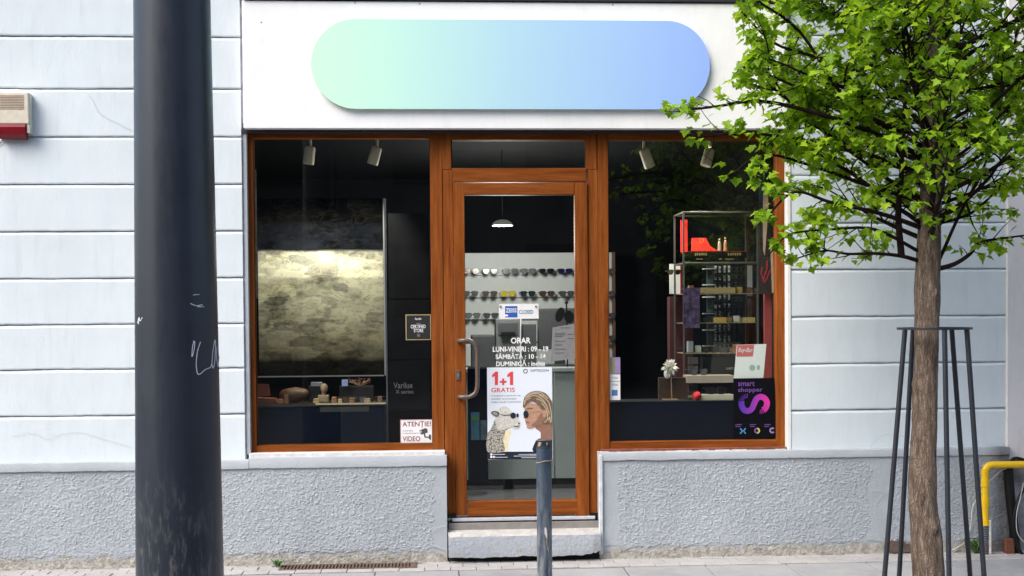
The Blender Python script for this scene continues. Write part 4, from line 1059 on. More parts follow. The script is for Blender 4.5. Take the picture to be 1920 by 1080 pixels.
def prib(name, pts, wd, layer, mat): bm = BM(); ribbon(bm, [(p.x, p.y) for p in smooth_pts([Z(*p) + (0,) for p in pts], 4)], wd / 4.156, AY - k * layer); mk(name, bm, mat, po)
pic('footer_band', [(57, 943), (563, 943), (563, 1003), (57, 1003)], 1, M_INKNAVY)
M_RED = simple('print_red', (.72, .06, .06), .5)
for x_ in (922.8, 951.2):
    bm = BM(); poly_px(bm, [(x_, 702.5), (x_ + 6.2, 697), (x_ + 11, 697), (x_ + 11, 722), (x_ + 5, 722), (x_ + 5, 705), (x_, 708)], AY - k); mk('lettering', bm, M_RED, po)
bm = BM(); poly_px(bm, [(941.5, 709.5), (945.5, 709.5), (945.5, 714), (949.8, 714), (949.8, 717.8), (945.5, 717.8), (945.5, 722.2), (941.5, 722.2), (941.5, 717.8), (937.2, 717.8), (937.2, 714), (941.5, 714)], AY - k); mk('lettering', bm, M_RED, po)
text('GRATIS', 921, 727, 965.5, 735.5, AY - k, M_RED, po, bold=.014)
M_TXT = simple('print_dark', (.06, .065, .08), .5)
text('Cumpără o pereche de', 921, 740, 976, 744, AY - k, M_TXT, po); text('ochelari și primești', 921, 746, 968, 750.2, AY - k, M_TXT, po); text('cadou încă o pereche!', 921, 751.5, 977, 756, AY - k, M_TXT, po)
text('OPTICON', 994.5, 692.5, 1028.5, 697, AY - k, M_TXT, po, bold=.014)
bm = BM(); ring_px(bm, 985.3, 696, 4.3, 2.8, AY - k); mk('logo_ring', bm, M_TXT, po)
M_WOOL = NT('print_wool'); _p = M_WOOL.pos(); _v = M_WOOL.n('ShaderNodeTexVoronoi', Scale=120); M_WOOL.l(_p, _v.inputs['Vector'])
M_WOOL.l(M_WOOL.ramp(_v.outputs[0], [(.1, (.70, .67, .60, 1)), (.45, (.36, .34, .29, 1)), (.75, (.06, .06, .05, 1))]), M_WOOL.b.inputs['Base Color']); M_WOOL = M_WOOL.m
M_FACE_S = simple('print_sheep_face', (.62, .60, .54), .6, var=.3, scale=90); M_SHADE = simple('print_sheep_grey', (.15, .145, .13), .6, var=.2, scale=90)
M_GLOW = simple('print_warm', (.82, .72, .45), .6)
pic('printed_glow', [(180, 800), (235, 772), (240, 800), (222, 860), (215, 943), (170, 943)], 1, M_GLOW)
pic('printed_wool', [(57, 812), (75, 780), (90, 755), (105, 720), (118, 690), (150, 660), (205, 700), (235, 750), (205, 775), (190, 815), (180, 860), (190, 900), (182, 943), (57, 943)], 2, M_WOOL)
pic('printed_sheep_head', [(118, 700), (125, 650), (140, 620), (170, 602), (205, 600), (230, 612), (250, 640), (280, 660), (300, 690), (313, 722), (308, 745), (296, 765), (272, 768), (240, 752), (205, 765), (170, 775), (135, 760)], 3, M_FACE_S)
pic('printed_fleece', [(135, 640), (150, 605), (185, 590), (220, 600), (240, 630), (215, 640), (190, 628), (165, 650)], 4, simple('print_fleece', (.66, .64, .57), .6, var=.3, scale=120))
pic('printed_ear', [(84, 640), (108, 625), (140, 632), (152, 652), (138, 672), (108, 664)], 4, M_SHADE)
pic('printed_ear', [(98, 642), (112, 634), (136, 642), (134, 658), (112, 654)], 5, simple('print_ear_pink', (.40, .32, .28), .6))
pell('printed_lens', 258, 662, 22, 24, 5, M_INKNAVY); pell('printed_lens', 292, 660, 9, 16, 5, M_INKNAVY); prib('printed_arm', [(165, 655), (200, 660), (240, 655)], 7, 5, M_TXT)
pell('printed_nostril', 303, 722, 8, 6, 5, M_TXT); prib('printed_mouth', [(262, 742), (285, 748), (305, 742)], 6, 5, M_TXT)
M_SKIN = simple('print_skin', (.47, .265, .175), .6, var=.18, scale=60); M_SKIND = simple('print_skin_shade', (.27, .14, .09), .6, var=.15, scale=60)
M_HAIR = simple('print_hair', (.16, .105, .065), .6, var=.35, scale=120); M_BLOND = simple('print_blond', (.50, .40, .27), .6, var=.2, scale=90)
pic('printed_top', [(563, 838), (478, 838), (445, 850), (425, 880), (416, 943), (563, 943)], 2, M_INKNAVY)
pic('printed_neck', [(430, 752), (470, 790), (476, 842), (520, 860), (563, 845), (563, 700), (500, 700)], 3, M_SKIND)
pic('printed_face', [(365, 560), (352, 580), (347, 612), (351, 640), (338, 678), (352, 690), (350, 706), (358, 716), (357, 728), (366, 738), (362, 752), (385, 765), (425, 752), (470, 740), (505, 705), (520, 650), (515, 612), (470, 580)], 4, M_SKIN)
pic('printed_cheek_shade', [(425, 752), (400, 735), (440, 700), (470, 650), (510, 640), (520, 660), (505, 705), (470, 740)], 5, M_SKIND)
pic('printed_hair', [(334, 590), (340, 540), (352, 512), (392, 480), (450, 470), (512, 488), (548, 535), (563, 575), (563, 742), (545, 722), (520, 728), (484, 718), (508, 694), (522, 655), (516, 620), (480, 615), (462, 590), (430, 560), (395, 552), (365, 575), (345, 600)], 6, M_HAIR)
for pts_ in ([(350, 540), (390, 500), (440, 490), (500, 510)], [(372, 520), (430, 505), (490, 540), (530, 600)], [(440, 530), (500, 560), (540, 640), (535, 700)], [(460, 500), (530, 550), (555, 640), (556, 710)], [(345, 575), (360, 540), (395, 525)], [(480, 560), (520, 620), (525, 690), (500, 714)], [(355, 520), (400, 488), (470, 482), (530, 530)], [(345, 560), (352, 535), (372, 512)], [(530, 620), (545, 680), (548, 720)]):
    prib('printed_strand', pts_, 7, 7, M_BLOND)
pell('printed_ear', 505, 650, 14, 26, 7, M_SKIN, .2)
pell('printed_lens', 358, 652, 20, 31, 7, M_INKNAVY, -.1); prib('printed_arm', [(372, 638), (420, 630), (468, 622)], 8, 7, simple('print_gold', (.45, .33, .16), .5)); prib('printed_brow', [(362, 612), (382, 604), (408, 606)], 6, 7, M_HAIR)
prib('printed_lips', [(356, 712), (368, 712), (380, 720)], 9, 7, simple('print_lip', (.28, .09, .075), .6))
M_FOOT = simple('print_footer', (.55, .56, .6), .6)
for (u0_, u1_, v_) in ((100, 195, 962), (300, 440, 962), (262, 440, 974), (110, 215, 984), (322, 440, 987)):
    bm = BM(); x0_, y0_ = Z(u0_, v_); x1_, y1_ = Z(u1_, v_ + 5); bpx(bm, x0_, y0_, x1_, y1_, AY - 2 * k, AY - 1.2 * k); mk('footer_line', bm, M_FOOT, po)
for (u, v_) in ((88, 964), (88, 984), (108, 984)): pell('footer_icon', u, v_, 9, 9, 2, M_VINYL)

# ================================================================== LEFT WINDOW CONTENTS
# large stone print panel, dark sky above, pale ledge
def mat_stone():
    s = NT('stone_print'); p = s.pos()
    g = s.n('ShaderNodeNewGeometry'); sx = s.n('ShaderNodeSeparateXYZ'); s.l(g.outputs['Position'], sx.inputs[0])
    n1 = s.noise(s.pos((1, 1, 1.7)), 4.2, 9, .68); n2 = s.noise(p, 28, 6, .75); n3 = s.noise(s.pos((1, 1, 3)), 3, 5)
    zz = s.math('ADD', sx.outputs[2], s.math('MULTIPLY', s.math('SUBTRACT', n1, .5), .05))
    T = lambda y: (P(600, y, 1.0).z)
    lo, hi = T(705), T(372)
    mr = s.n('ShaderNodeMapRange'); mr.inputs[1].default_value = lo; mr.inputs[2].default_value = hi; s.l(zz, mr.inputs[0])
    f = lambda y: (T(y) - lo) / (hi - lo)
    band = s.ramp(mr.outputs[0], [(0, (.010, .009, .008, 1)), (f(678), (.018, .016, .013, 1)), (f(668), (.17, .15, .10, 1)), (f(600), (.34, .32, .235, 1)), (f(522), (.42, .40, .30, 1)), (f(517), (.74, .69, .52, 1)), (f(474), (.80, .77, .62, 1)), (f(469), (.018, .021, .030, 1)), (f(420), (.009, .010, .014, 1)), (f(413), (.004, .004, .004, 1)), (1, (.004, .004, .004, 1))])
    dk_ = s.ramp(n1, [(.36, (.3, .3, .3, 1)), (.44, (.7, .7, .69, 1)), (.5, (.95, .95, .93, 1)), (.68, (1.1, 1.1, 1.09, 1))])
    vo = s.n('ShaderNodeTexVoronoi', Scale=7, distance='CHEBYCHEV'); s.l(s.pos((1, 1, 2.1)), vo.inputs['Vector'])
    sep = s.n('ShaderNodeSeparateColor'); s.l(vo.outputs['Color'], sep.inputs[0])
    c = s.mix(1.0, s.mix(1.0, band, dk_, 'MULTIPLY'), s.ramp(sep.outputs[0], [(0, (.55, .55, .56, 1)), (.5, (.95, .95, .93, 1)), (1, (1.15, 1.15, 1.1, 1))]), 'MULTIPLY')
    n4 = s.n('ShaderNodeTexNoise', Scale=5.5, Detail=6, Roughness=.62, Distortion=1.1); s.l(s.pos((1, 1, 2.6)), n4.inputs['Vector'])
    c = s.mix(s.ramp(n4.outputs['Fac'], [(.47, (0, 0, 0, 1)), (.497, (.45, .45, .45, 1)), (.525, (0, 0, 0, 1))]), c, g4((.035, .03, .02), 1))
    c = s.mix(s.ramp(n2, [(.55, (0, 0, 0, 1)), (.7, (.5, .5, .5, 1))]), c, s.mix(.5, c, (.05, .045, .03, 1)))
    c = s.mix(s.ramp(n3, [(.5, (0, 0, 0, 1)), (.7, (.5, .5, .5, 1))]), c, s.mix(1.0, c, (1.0, .93, .62, 1), 'MULTIPLY'))
    s.l(c, s.b.inputs['Base Color']); s.b.inputs['Roughness'].default_value = .9; s.b.inputs['Specular IOR Level'].default_value = 0; return s.m
bd = thing('picture_panel', P(600, 705, 1.0), 'large printed panel of pale stone wall under dark sky in the left window', 'picture')
bm = BM(); bpx(bm, 484, 372, 719, 704, 1.0, 1.02, .001); mk('print', bm, mat_stone(), bd)
M_FR = simple('thin_metal', (.30, .31, .32), .4)
bm = BM(); bpx(bm, 483.5, 704.4, 719.5, 706.4, .995, 1.025); mk('lower_edge', bm, M_FR, bd)
bm = BM(); bpx(bm, 719.3, 372, 721.5, 704, .995, 1.025); mk('side_edge', bm, M_FR, bd)
# side photo strip against the left reveal
bm = BM(); bpx(bm, 474, 318, 482, 560, .20, .203); mk('side_poster', bm, simple('side_poster', (.42, .30, .22), .6, var=.6, scale=12), label='narrow portrait poster standing at the far left of the left window', cat='poster')
# display counter
ct = thing('display_counter', P(600, 833, .14), 'dark navy display counter with pale front edge behind the left window', 'counter')
zc = P(600, 757, .2).z
bm = BM(); a, b, c, d = RC(474, 757, 722, 836, .16); box(bm, a, b, .16, .54, fz + .15, zc - .016); mk('body', bm, M_NAVY, ct)
bm = BM(); box(bm, a, b, .15, .54, zc - .015, zc - .002, .002); mk('counter_top', bm, simple('counter_top', (.028, .024, .022), .3), ct)
bm = BM(); bpx(bm, 592, 755.5, 723, 758.5, .144, .149); mk('edge_strip', bm, simple('pale_edge', (.42, .36, .24), .5), ct)
bm = BM(); bpx(bm, 723, 372, 725.5, 836, .2, .22); mk('divider', bm, simple('divider_steel', (.10, .10, .10), .4), ct)
M_LEATH = simple('tan_leather', (.42, .15, .065), .45, var=.25, scale=40)
def onshelf(px, Y): v_ = P(px, 757, Y); return Vector((v_.x, Y, zc - .001))
# leather glasses cases
c = onshelf(500, .34); lc = thing('leather_case', c, 'open tan leather glasses case at the left end of the counter', 'case')
bm = BM(); prism(bm, [(c.x - .09, c.z), (c.x + .075, c.z), (c.x + .06, c.z + .03), (c.x - .085, c.z + .04)], .30, .38); mk('tray', bm, M_LEATH, lc)
bm = BM(); prism(bm, [(c.x - .095, c.z + .041), (c.x + .02, c.z + .045), (c.x + .01, c.z + .12), (c.x - .09, c.z + .125)], .372, .38); mk('lid', bm, simple('case_lining', (.30, .10, .06), .6, var=.2), lc)
bm = BM(); c = onshelf(552, .4); bmesh.ops.create_uvsphere(bm, u_segments=20, v_segments=12, radius=1, matrix=Matrix.Translation((c.x, c.y, c.z + .05)) @ Matrix.Diagonal((.095, .05, .05, 1)))
for v_ in bm.verts: v_.co.z += .012 * noise.noise(v_.co * 18); v_.co.x += .01 * noise.noise(v_.co * 14)
pu = mk('round_pouch', bm, simple('brown_pouch', (.16, .075, .03), .5, var=.3), label='round brown leather pouch behind the tan case', cat='pouch', smooth=True)
c = onshelf(607, .32); hs = thing('display_bust', c, 'small wooden bust holding glasses in the middle of the counter', 'bust')
M_BUST = simple('bust_wood', (.36, .24, .14), .5, var=.2)
bm = BM(); box(bm, c.x - .035, c.x + .035, .29, .35, c.z, c.z + .05, .008, 2); mk('base', bm, M_BUST, hs)
bm = BM(); tube(bm, [(c.x, .32, c.z + .05), (c.x, .32, c.z + .065)], .012, 10); mk('neck', bm, M_BUST, hs)
bm = BM(); bmesh.ops.create_uvsphere(bm, u_segments=16, v_segments=10, radius=1, matrix=Matrix.Translation((c.x + .004, .32, c.z + .092)) @ Matrix.Diagonal((.024, .026, .032, 1))); mk('head', bm, M_BUST, hs, smooth=True)
boxthing('product_box', 641, 712, 652, 724, .36, .03, simple('pale_blue_box', (.30, .36, .60), .5), 'tiny pale blue box above the counter middle', 'box', .001)
boxthing('product_box', 583, 717, 604, 724, .40, .05, simple('pale_carton', (.30, .29, .28), .5), 'small pale flat box left of the wooden bust', 'box', .001)
boxthing('glass_riser', 578, 724, 600, 756, .40, .08, simple('dark_riser', (.03, .025, .025), .25), 'dark riser block under the small pale flat box', 'riser', .003)
boxthing('glass_riser', 636, 724, 700, 756, .40, .08, simple('dark_riser', (.03, .025, .025), .25), 'long dark riser block at the right of the counter', 'riser', .003)
for kx, (x, key) in enumerate(((640, 'brown'), (672, 'grey'), (700, 'black'))):
    c = onshelf(x, .28); glasses((c.x, .26, c.z), key, f'{("leftmost", "middle", "rightmost")[kx]} {key} glasses lying on the counter edge in the left window', 'glasses on the counter', rnd.uniform(-.3, .3), .8)
c = onshelf(674, .42); fl = thing('dried_flowers', (c.x, .44, P(674, 724, .44).z), 'bunch of dried red flowers on the long riser', 'flowers')
bm = BM(); zf = P(674, 724, .44).z
for i in range(26):
    q1 = Vector((c.x + rnd.uniform(-.07, .07), .44 + rnd.uniform(-.03, .03), zf + rnd.uniform(.02, .05))); tube(bm, [(c.x, .44, zf), tuple(q1)], .0016, 4)
mk('stems', bm, M_BUST, fl)
bm = BM()
for i in range(26): bmesh.ops.create_icosphere(bm, subdivisions=1, radius=.006, matrix=Matrix.Translation((c.x + rnd.uniform(-.07, .07), .44 + rnd.uniform(-.03, .03), zf + rnd.uniform(.02, .055))))
mk('blossoms', bm, simple('dry_red', (.16, .04, .03), .8, var=.5), fl)
# small warm goods filling the counter
wm = [(520, 748, 12, (.36, .13, .05), 'tan'), (533, 740, 9, (.20, .09, .04), 'brown'), (588, 747, 12, (.45, .30, .12), 'golden'), (622, 744, 10, (.30, .14, .07), 'russet'), (634, 748, 8, (.50, .36, .16), 'honey'), (655, 746, 11, (.26, .11, .05), 'chestnut'), (683, 747, 12, (.42, .27, .12), 'ochre'), (708, 743, 9, (.22, .10, .06), 'umber')]
for x_, yt_, w_, col_, nm_ in wm:
    a_ = P(x_, 757, .24); b_ = P(x_ + w_, 757, .24); zt2 = P(x_, yt_, .24).z; hh = max(zt2 - zc, .02)
    cs_ = thing('glasses_case', (a_.x, .24, zc), f'small {nm_} leather glasses case standing on the counter in the left window', 'case', 'cases on the counter')
    bm = BM(); box(bm, a_.x, b_.x, .22, .26, zc, zc + hh * .62, .004, 2); mk('case_body', bm, simple('case_' + nm_, col_, .4, var=.25, scale=50), cs_)
    bm = BM(); box(bm, a_.x + .001, b_.x - .001, .221, .259, zc + hh * .64, zc + hh, .005, 2); mk('case_lid', bm, simple('case_' + nm_, col_, .4, var=.25, scale=50), cs_)
boxthing('price_plate', 600, 762, 692, 772, .156, .003, simple('dim_plate', (.035, .035, .03), .4), 'dim long name plate on the navy counter front', 'plate', .0005)
# dark cabinets behind, right part of the left window
for i, (x0_, y0_, x1_, y1_) in enumerate(((728, 400, 806, 560), (728, 562, 806, 674), (728, 676, 806, 770))):
    boxthing('cabinet_panel', x0_, y0_, x1_, y1_, .8, .02, simple('panel_dark', (.012, .012, .013), .8, var=.3, scale=5, spec=.02), ('tall', 'middle', 'low')[i] + ' dark panel behind the right side of the left window', 'panel', .002)
# certified store sticker
ps = thing('certified_sticker', P(784, 637, .0835), 'square black certified store sticker with gold rim on the glass', 'sticker')
LY = .0835
bm = BM(); bpx(bm, 760.5, 589.5, 808, 637.5, LY, LY + .0008); mk('gold_rim', bm, simple('gold_print', (.42, .32, .14), .4), ps)
bm = BM(); bpx(bm, 762.2, 591.2, 806.5, 636, LY - .0006, LY); mk('black_field', bm, simple('sticker_black', (.022, .022, .024), .4), ps)
text('Ray-Ban', 778, 595.5, 790, 601, LY - .0012, M_VINYL, ps, shear=.3); text('2024', 781, 605.5, 788, 608, LY - .0012, M_VINYL, ps, bold=.014) if False else None
text('CERTIFIED', 770, 609, 798, 615.5, LY - .0012, M_VINYL, ps, bold=.01); text('STORE', 776, 616.5, 793.5, 623, LY - .0012, M_VINYL, ps, bold=.01)
bm = BM(); bpx(bm, 780.5, 605.5, 788.5, 608, LY - .0012, LY - .0008); mk('small_mark', bm, M_LGREY, ps); bm = BM(); bpx(bm, 782, 626, 787.5, 631.5, LY - .0012, LY - .0008); mk('small_mark', bm, M_LGREY, ps)
vx = thing('vinyl_lettering', P(765, 730, LY), 'faint grey lettering on the lower right of the left pane', 'lettering')
M_FAINT = simple('faint_vinyl', (.10, .10, .10), .5)
text('Varilux', 738, 717, 774, 728, LY, M_FAINT, vx); text('X series', 742, 731, 775, 738, LY, M_FAINT, vx)
# CCTV sticker
vs_ = thing('video_warning_sticker', P(781, 832, LY), 'white video surveillance warning sticker with red words in the window corner', 'sticker')
bm = BM(); bpx(bm, 750.5, 786.5, 811.5, 831.5, LY, LY + .0008); mk('red_rim', bm, simple('sticker_rim', (.45, .28, .30), .5), vs_)
bm = BM(); bpx(bm, 752, 788, 810, 830.2, LY - .0006, LY); mk('white_field', bm, M_WHITE, vs_)
M_WINE = simple('wine_ink', (.22, .018, .05), .5)
text('ATENȚIE!', 754.5, 790, 808, 802.5, LY - .0012, M_WINE, vs_, bold=.015); text('VIDEO', 755, 818, 788, 827.5, LY - .0012, M_WINE, vs_, bold=.012)
text('ZONĂ ESTE', 755, 805.8, 774, 809, LY - .0012, M_TXT, vs_); text('SUPRAVEGHEATĂ', 755, 810.5, 785, 813.8, LY - .0012, M_TXT, vs_)
bm = BM(); poly_px(bm, [(786, 807), (798, 802.5), (801.5, 805), (802, 811), (790, 815), (786.5, 812)], LY - .0012); poly_px(bm, [(794, 813), (797, 812), (798, 818), (804, 819), (804, 821), (796, 820.5)], LY - .0012); poly_px(bm, [(804, 815), (808, 815), (808, 825), (804, 823)], LY - .0012); mk('camera_symbol', bm, M_TXT, vs_)
bm = BM(); ring_px(bm, 788, 810, 2.4, 1.3, LY - .0017, 12); mk('camera_lens', bm, M_VINYL, vs_)

# ================================================================== RIGHT WINDOW CONTENTS
RYf = .45
M_STEEL = simple('dark_steel', (.075, .068, .060), .45, var=.15)
vc = thing('glass_display_case', P(1352, 752, RYf), 'tall glass display case with dark steel frame in the right window', 'display case')
x0, x1, zb_, zt_ = RC(1281, 396, 1423, 752, RYf); dep = .32; t = .012
def vbar(*a): bm = BM(); box(bm, *a, .001); mk('frame_bar', bm, M_STEEL, vc)
for xx in (x0, x1 - t):
    for yy in (RYf, RYf + dep): vbar(xx, xx + t, yy, yy + t, zb_, zt_ - t)
zmid = P(1352, 493, RYf).z
for z_ in (zt_, zmid + t / 2):
    vbar(x0, x1, RYf + .0005, RYf + t, z_ - t, z_); vbar(x0, x1, RYf + dep + .0005, RYf + dep + t, z_ - t, z_)
    vbar(x0 + .0005, x0 + t, RYf + t, RYf + dep, z_ - t, z_ - .0005); vbar(x1 - t, x1 - .0005, RYf + t, RYf + dep, z_ - t, z_ - .0005)
for nm, y_ in (('pane', RYf + .004),): bm = BM(); box(bm, x0 + t, x1 - t, y_, y_ + .004, zb_, zmid - t); mk(nm, bm, M_GLASS, vc)
bm = BM(); box(bm, x0 + t, x1 - t, RYf + .004, RYf + .008, zmid + t, zt_ - t); mk('pane', bm, M_GLASS, vc)
bm = BM(); box(bm, x0 + t, x1 - t, RYf + t, RYf + dep, zmid - .006, zmid - .001); mk('shelf', bm, M_BLACK, vc)
# red lit box + golden bottles on the upper shelf
M_REDL = simple('red_glow_panel', (.55, .015, .012), .5, emit=(1, .03, .015), es=.4)
rbx = thing('red_light_box', P(1318, 470, .6), 'glowing red lit panel in the upper part of the glass case', 'light box')
bm = BM(); a, b, c, d = RC(1297, 446, 1340, 470, .6); prism(bm, [(a, c), (b + .02, c), (b - .03, c + .03), (b - .06, d), (a + .003, d)], .6, .62); mk('glow_panel', bm, M_REDL, rbx)
bm = BM(); bpx(bm, 1277, 412, 1289, 473, .66, .68); mk('side_panel', bm, M_REDL, rbx)
bm = BM(); bpx(bm, 1288, 471, 1400, 474, .55, .72); mk('base', bm, simple('red_base', (.30, .02, .01), .5), rbx)
M_GOLD = simple('gold_strip', (.62, .40, .14), .35, .6)
bm = BM(); ribbon(bm, [(1309, 447), (1313, 447), (1313, 452), (1311, 456)], 1.4, .598); ribbon(bm, [(1314, 446), (1319, 448), (1318, 453), (1314, 457)], 1.4, .598); mk('emblem', bm, M_GOLD, rbx)
for nm, x_, h_, col_, lab in (('figurine', 1349, 22, (.30, .22, .15), 'thin pale figurine in the upper glass case'), ('figurine', 1360, 24, (.32, .12, .07), 'reddish figurine right of the thin pale one')):
    c = P(x_, 470, .58); s_ = 1 / 266; bm = BM(); tube(bm, [(c.x, .58, c.z + z_ * s_) for z_ in (0, 2, h_ * .45, h_ * .7, h_ * .78, h_ * .9, h_)], [r_ * s_ for r_ in (4, 3.6, 3.2, 2.6, 1.4, 2.2, .8)], 12); mk(nm, bm, simple('fig_%d' % x_, col_, .4), label=lab, cat='figurine', smooth=True)
gs = thing('brand_strip', P(1340, 482, .5), 'gold lettered dark strip below the red light box', 'sign')
bm = BM(); bpx(bm, 1284, 472, 1400, 484, .5, .504); mk('strip', bm, M_BLACK, gs)
M_GL = simple('gold_letters', (.55, .38, .16), .4)
for x_ in [1303 + 4 * q_ for q_ in range(6)] + [1365 + 4.3 * q_ for q_ in range(6)]:      # too small to read: gold flecks
    bm = BM(); bpx(bm, x_, 474 + rnd.uniform(0, .8), x_ + rnd.uniform(1.8, 3), 479 + rnd.uniform(-.6, .6), .497, .4985); mk('gold_mark', bm, M_GL, gs)
for (x_, w_) in ((1306, 12), (1360, 16), (1349, 4)): bm = BM(); bpx(bm, x_, 484.5, x_ + w_, 487, .49, .5); mk('gold_bit', bm, M_GOLD, gs)
# shelves with eyewear
M_SHELFG = simple('glass_shelf_edge', (.42, .33, .20), .3); M_KRAFT = simple('kraft_box', (.50, .34, .15), .6, var=.12); M_SILV = simple('glint_bracket_white', (.9, .92, .95), .3)  # warm shelf tone imitates lit edges; the white also imitates rod reflections
shelves = [(550, 'upper'), (605, 'middle'), (662, 'lower'), (711, 'second lowest'), (745, 'lowest')]
for yy, nm in shelves:
    z_ = P(1352, yy, RYf + .03).z; bm = BM(); box(bm, x0 + t + .001, x1 - t - .001, RYf + .03, RYf + dep - .02, z_ - .004, z_); mk('glass_shelf', bm, M_SHELFG, vc)
def kraft(x0_, y0_, x1_, y1_, lab, mat=None): boxthing('presentation_box', x0_, y0_, x1_, y1_, RYf + .05, .10, mat or M_KRAFT, lab, 'box', .002)
kraft(1318, 539, 1379, 549.6, 'long kraft box on the upper shelf of the glass case')
kraft(1341, 595, 1362, 604.6, 'short golden box on the middle shelf of the glass case', simple('golden_box', (.62, .37, .09), .5))
kraft(1394, 595, 1416, 604.6, 'kraft box with dark crescent on the middle shelf at right')
M_TAUPE = simple('taupe_board', (.34, .285, .23), .6, var=.08)
boxthing('display_block', 1288, 704, 1376, 718, .30, .14, M_TAUPE, 'wide taupe display block under eyeglasses in the right window', 'block', .002)
boxthing('display_block', 1306, 740, 1376, 751, .26, .12, simple('cream_block', (.48, .44, .34), .6), 'cream display block with black sunglasses at the window bottom', 'block', .002)
c = P(1310, 704, .36); glasses((c.x, .35, c.z), 'grey', 'thin eyeglasses standing on the wide taupe block', 'glasses in the right window', .15, .9)
c = P(1342, 740, .31); glasses((c.x, .30, c.z), 'black', 'large black sunglasses on the cream block', 'glasses in the right window', 0, 1.0)
gi = 0
for yy, xs in ((549.6, (1300, 1392, 1410)), (604.6, (1298, 1315, 1330, 1374)), (661.6, (1292, 1330, 1348, 1366))):
    for x_ in xs:
        c = P(x_, yy, RYf + .12); rowl = {549.6: 'upper', 604.6: 'middle', 661.6: 'lower'}[yy]
        glasses((c.x, RYf + .1 + rnd.uniform(0, .04), c.z), ('brown', 'grey', 'amber', 'black')[gi % 4], f'{("first", "second", "third", "fourth")[xs.index(x_)]} glasses from left on the {rowl} shelf of the glass case', 'glasses in the glass case', rnd.uniform(-.6, .6), .75); gi += 1
# small boxed goods between the glasses of the case
bx = [(1290, 640, 10, 21, 'silver'), (1306, 648, 9, 13, 'ivory'), (1376, 646, 11, 15, 'copper'), (1296, 590, 8, 14, 'plum'), (1306, 588, 7, 16, 'bronze'), (1378, 592, 9, 12, 'pearl'), (1292, 535, 9, 14, 'rose'), (1384, 538, 8, 11, 'amber')]
cl_ = {'silver': (.5, .5, .52), 'ivory': (.6, .56, .46), 'copper': (.45, .20, .09), 'plum': (.16, .04, .09), 'bronze': (.34, .21, .09), 'pearl': (.58, .55, .52), 'rose': (.42, .16, .14), 'amber': (.55, .32, .06)}
for x_, yt_, w_, h_, nm_ in bx:
    boxthing('goods_box', x_, yt_, x_ + w_, yt_ + h_ - .3, RYf + .06, .05, simple('goods_' + nm_, cl_[nm_], .4), f'tiny {nm_} coloured goods box on a shelf of the glass case', 'box', .002)
# rod stand; white dashes stand in for reflections on the shiny rods
rs = thing('eyewear_rod_stand', P(1360, 700, .95), 'tall stand of shiny rods hung with eyeglasses behind the glass case', 'stand')
for i, x_ in enumerate((1342, 1350, 1359, 1367)):
    for (ya, yb) in ((498, 512), (518, 526), (532, 540), (552, 562), (570, 578), (584, 594), (608, 622), (628, 640), (646, 656)):
        if rnd.random() < .92:
            bm = BM(); bpx(bm, x_ - 2.0, ya + rnd.uniform(-2, 2), x_ + 2.0, yb + rnd.uniform(-2, 2), .95, .955, .001); mk('painted_glint', bm, M_SILV, rs)
for x_ in (1338, 1346, 1354.5, 1363, 1371, 1381, 1390):
    bm = BM(); a_, b_ = P(x_, 495, .96), P(x_, 700, .96); tube(bm, [tuple(a_), (a_.x, .96, b_.z)], .008, 8); mk('rod', bm, simple('rod_black', (.015, .016, .018), .3), rs)
for yy in range(505, 690, 14):
    for x_ in (1338, 1346, 1355, 1363, 1377, 1385):
        bm = BM(); c = P(x_ + rnd.uniform(-1, 1), yy, .94); pts = [(c.x + .022 * math.cos(q_) * 1.0, .94, c.z + .014 * math.sin(q_)) for q_ in [2 * math.pi * j / 12 for j in range(13)]]
        tube(bm, pts, .0022, 4); mk('eyeglass_rim', bm, M_STEEL, rs)
for yy in (503, 533, 556, 587, 618, 648):
    bm = BM(); bpx(bm, 1320, yy, 1341, yy + 1.8, .93, .99); mk('bracket', bm, M_SILV, rs)
bm = BM(); bpx(bm, 1326, 498, 1336, 660, .98, 1.0); mk('back_plate', bm, simple('plate_teal', (.05, .075, .08), .4), rs)
boxthing('display_card', 1398, 498, 1416, 555, .90, .004, simple('card_grey', (.42, .43, .44), .5), 'grey display card behind the right end of the glass case', 'card', .001)
boxthing('display_card', 1398, 560, 1414, 600, .90, .004, simple('card_grey', (.42, .43, .44), .5), 'lower grey display card behind the glass case', 'card', .001)
# white/red display board left of the case, burgundy column, purple drape
db = thing('white_display_board', P(1266, 700, 1.0), 'white display board with red edge left of the glass case', 'board')
bm = BM(); bpx(bm, 1256, 495, 1276, 551, .9, .92, .001); mk('board', bm, M_PANELW, db); bm = BM(); bpx(bm, 1275.6, 495, 1278, 553, .895, .92); mk('red_edge', bm, simple('red_edge', (.5, .03, .04), .5), db)
c = P(1260, 516, .88); glasses((c.x, .80, c.z), 'brown', 'brown sunglasses on the white board left of the glass case', 'glasses in the right window', 0, .7)
boxthing('burgundy_column', 1256, 556, 1300, 752, 1.05, .1, simple('burgundy', (.085, .018, .022), .6, var=.2), 'burgundy column behind the left side of the glass case', 'column', .003)
boxthing('burgundy_screen', 1433, 545, 1456, 752, .38, .02, simple('burgundy_bright', (.30, .050, .048), .6, var=.12, scale=8), 'burgundy red screen at the right edge of the right window', 'screen', .002)
M_PURP = NT('purple_print'); _f = M_PURP.noise(M_PURP.pos((1, 1, .8)), 26, 5, .8); M_PURP.l(M_PURP.ramp(_f, [(.42, (.012, .008, .02, 1)), (.5, (.05, .03, .075, 1)), (.62, (.11, .08, .16, 1))]), M_PURP.b.inputs['Base Color']); M_PURP = M_PURP.m
boxthing('purple_banner', 1281, 540, 1312, 615, .445, .003, M_PURP, 'purple patterned banner at the left of the glass case', 'banner', .0)
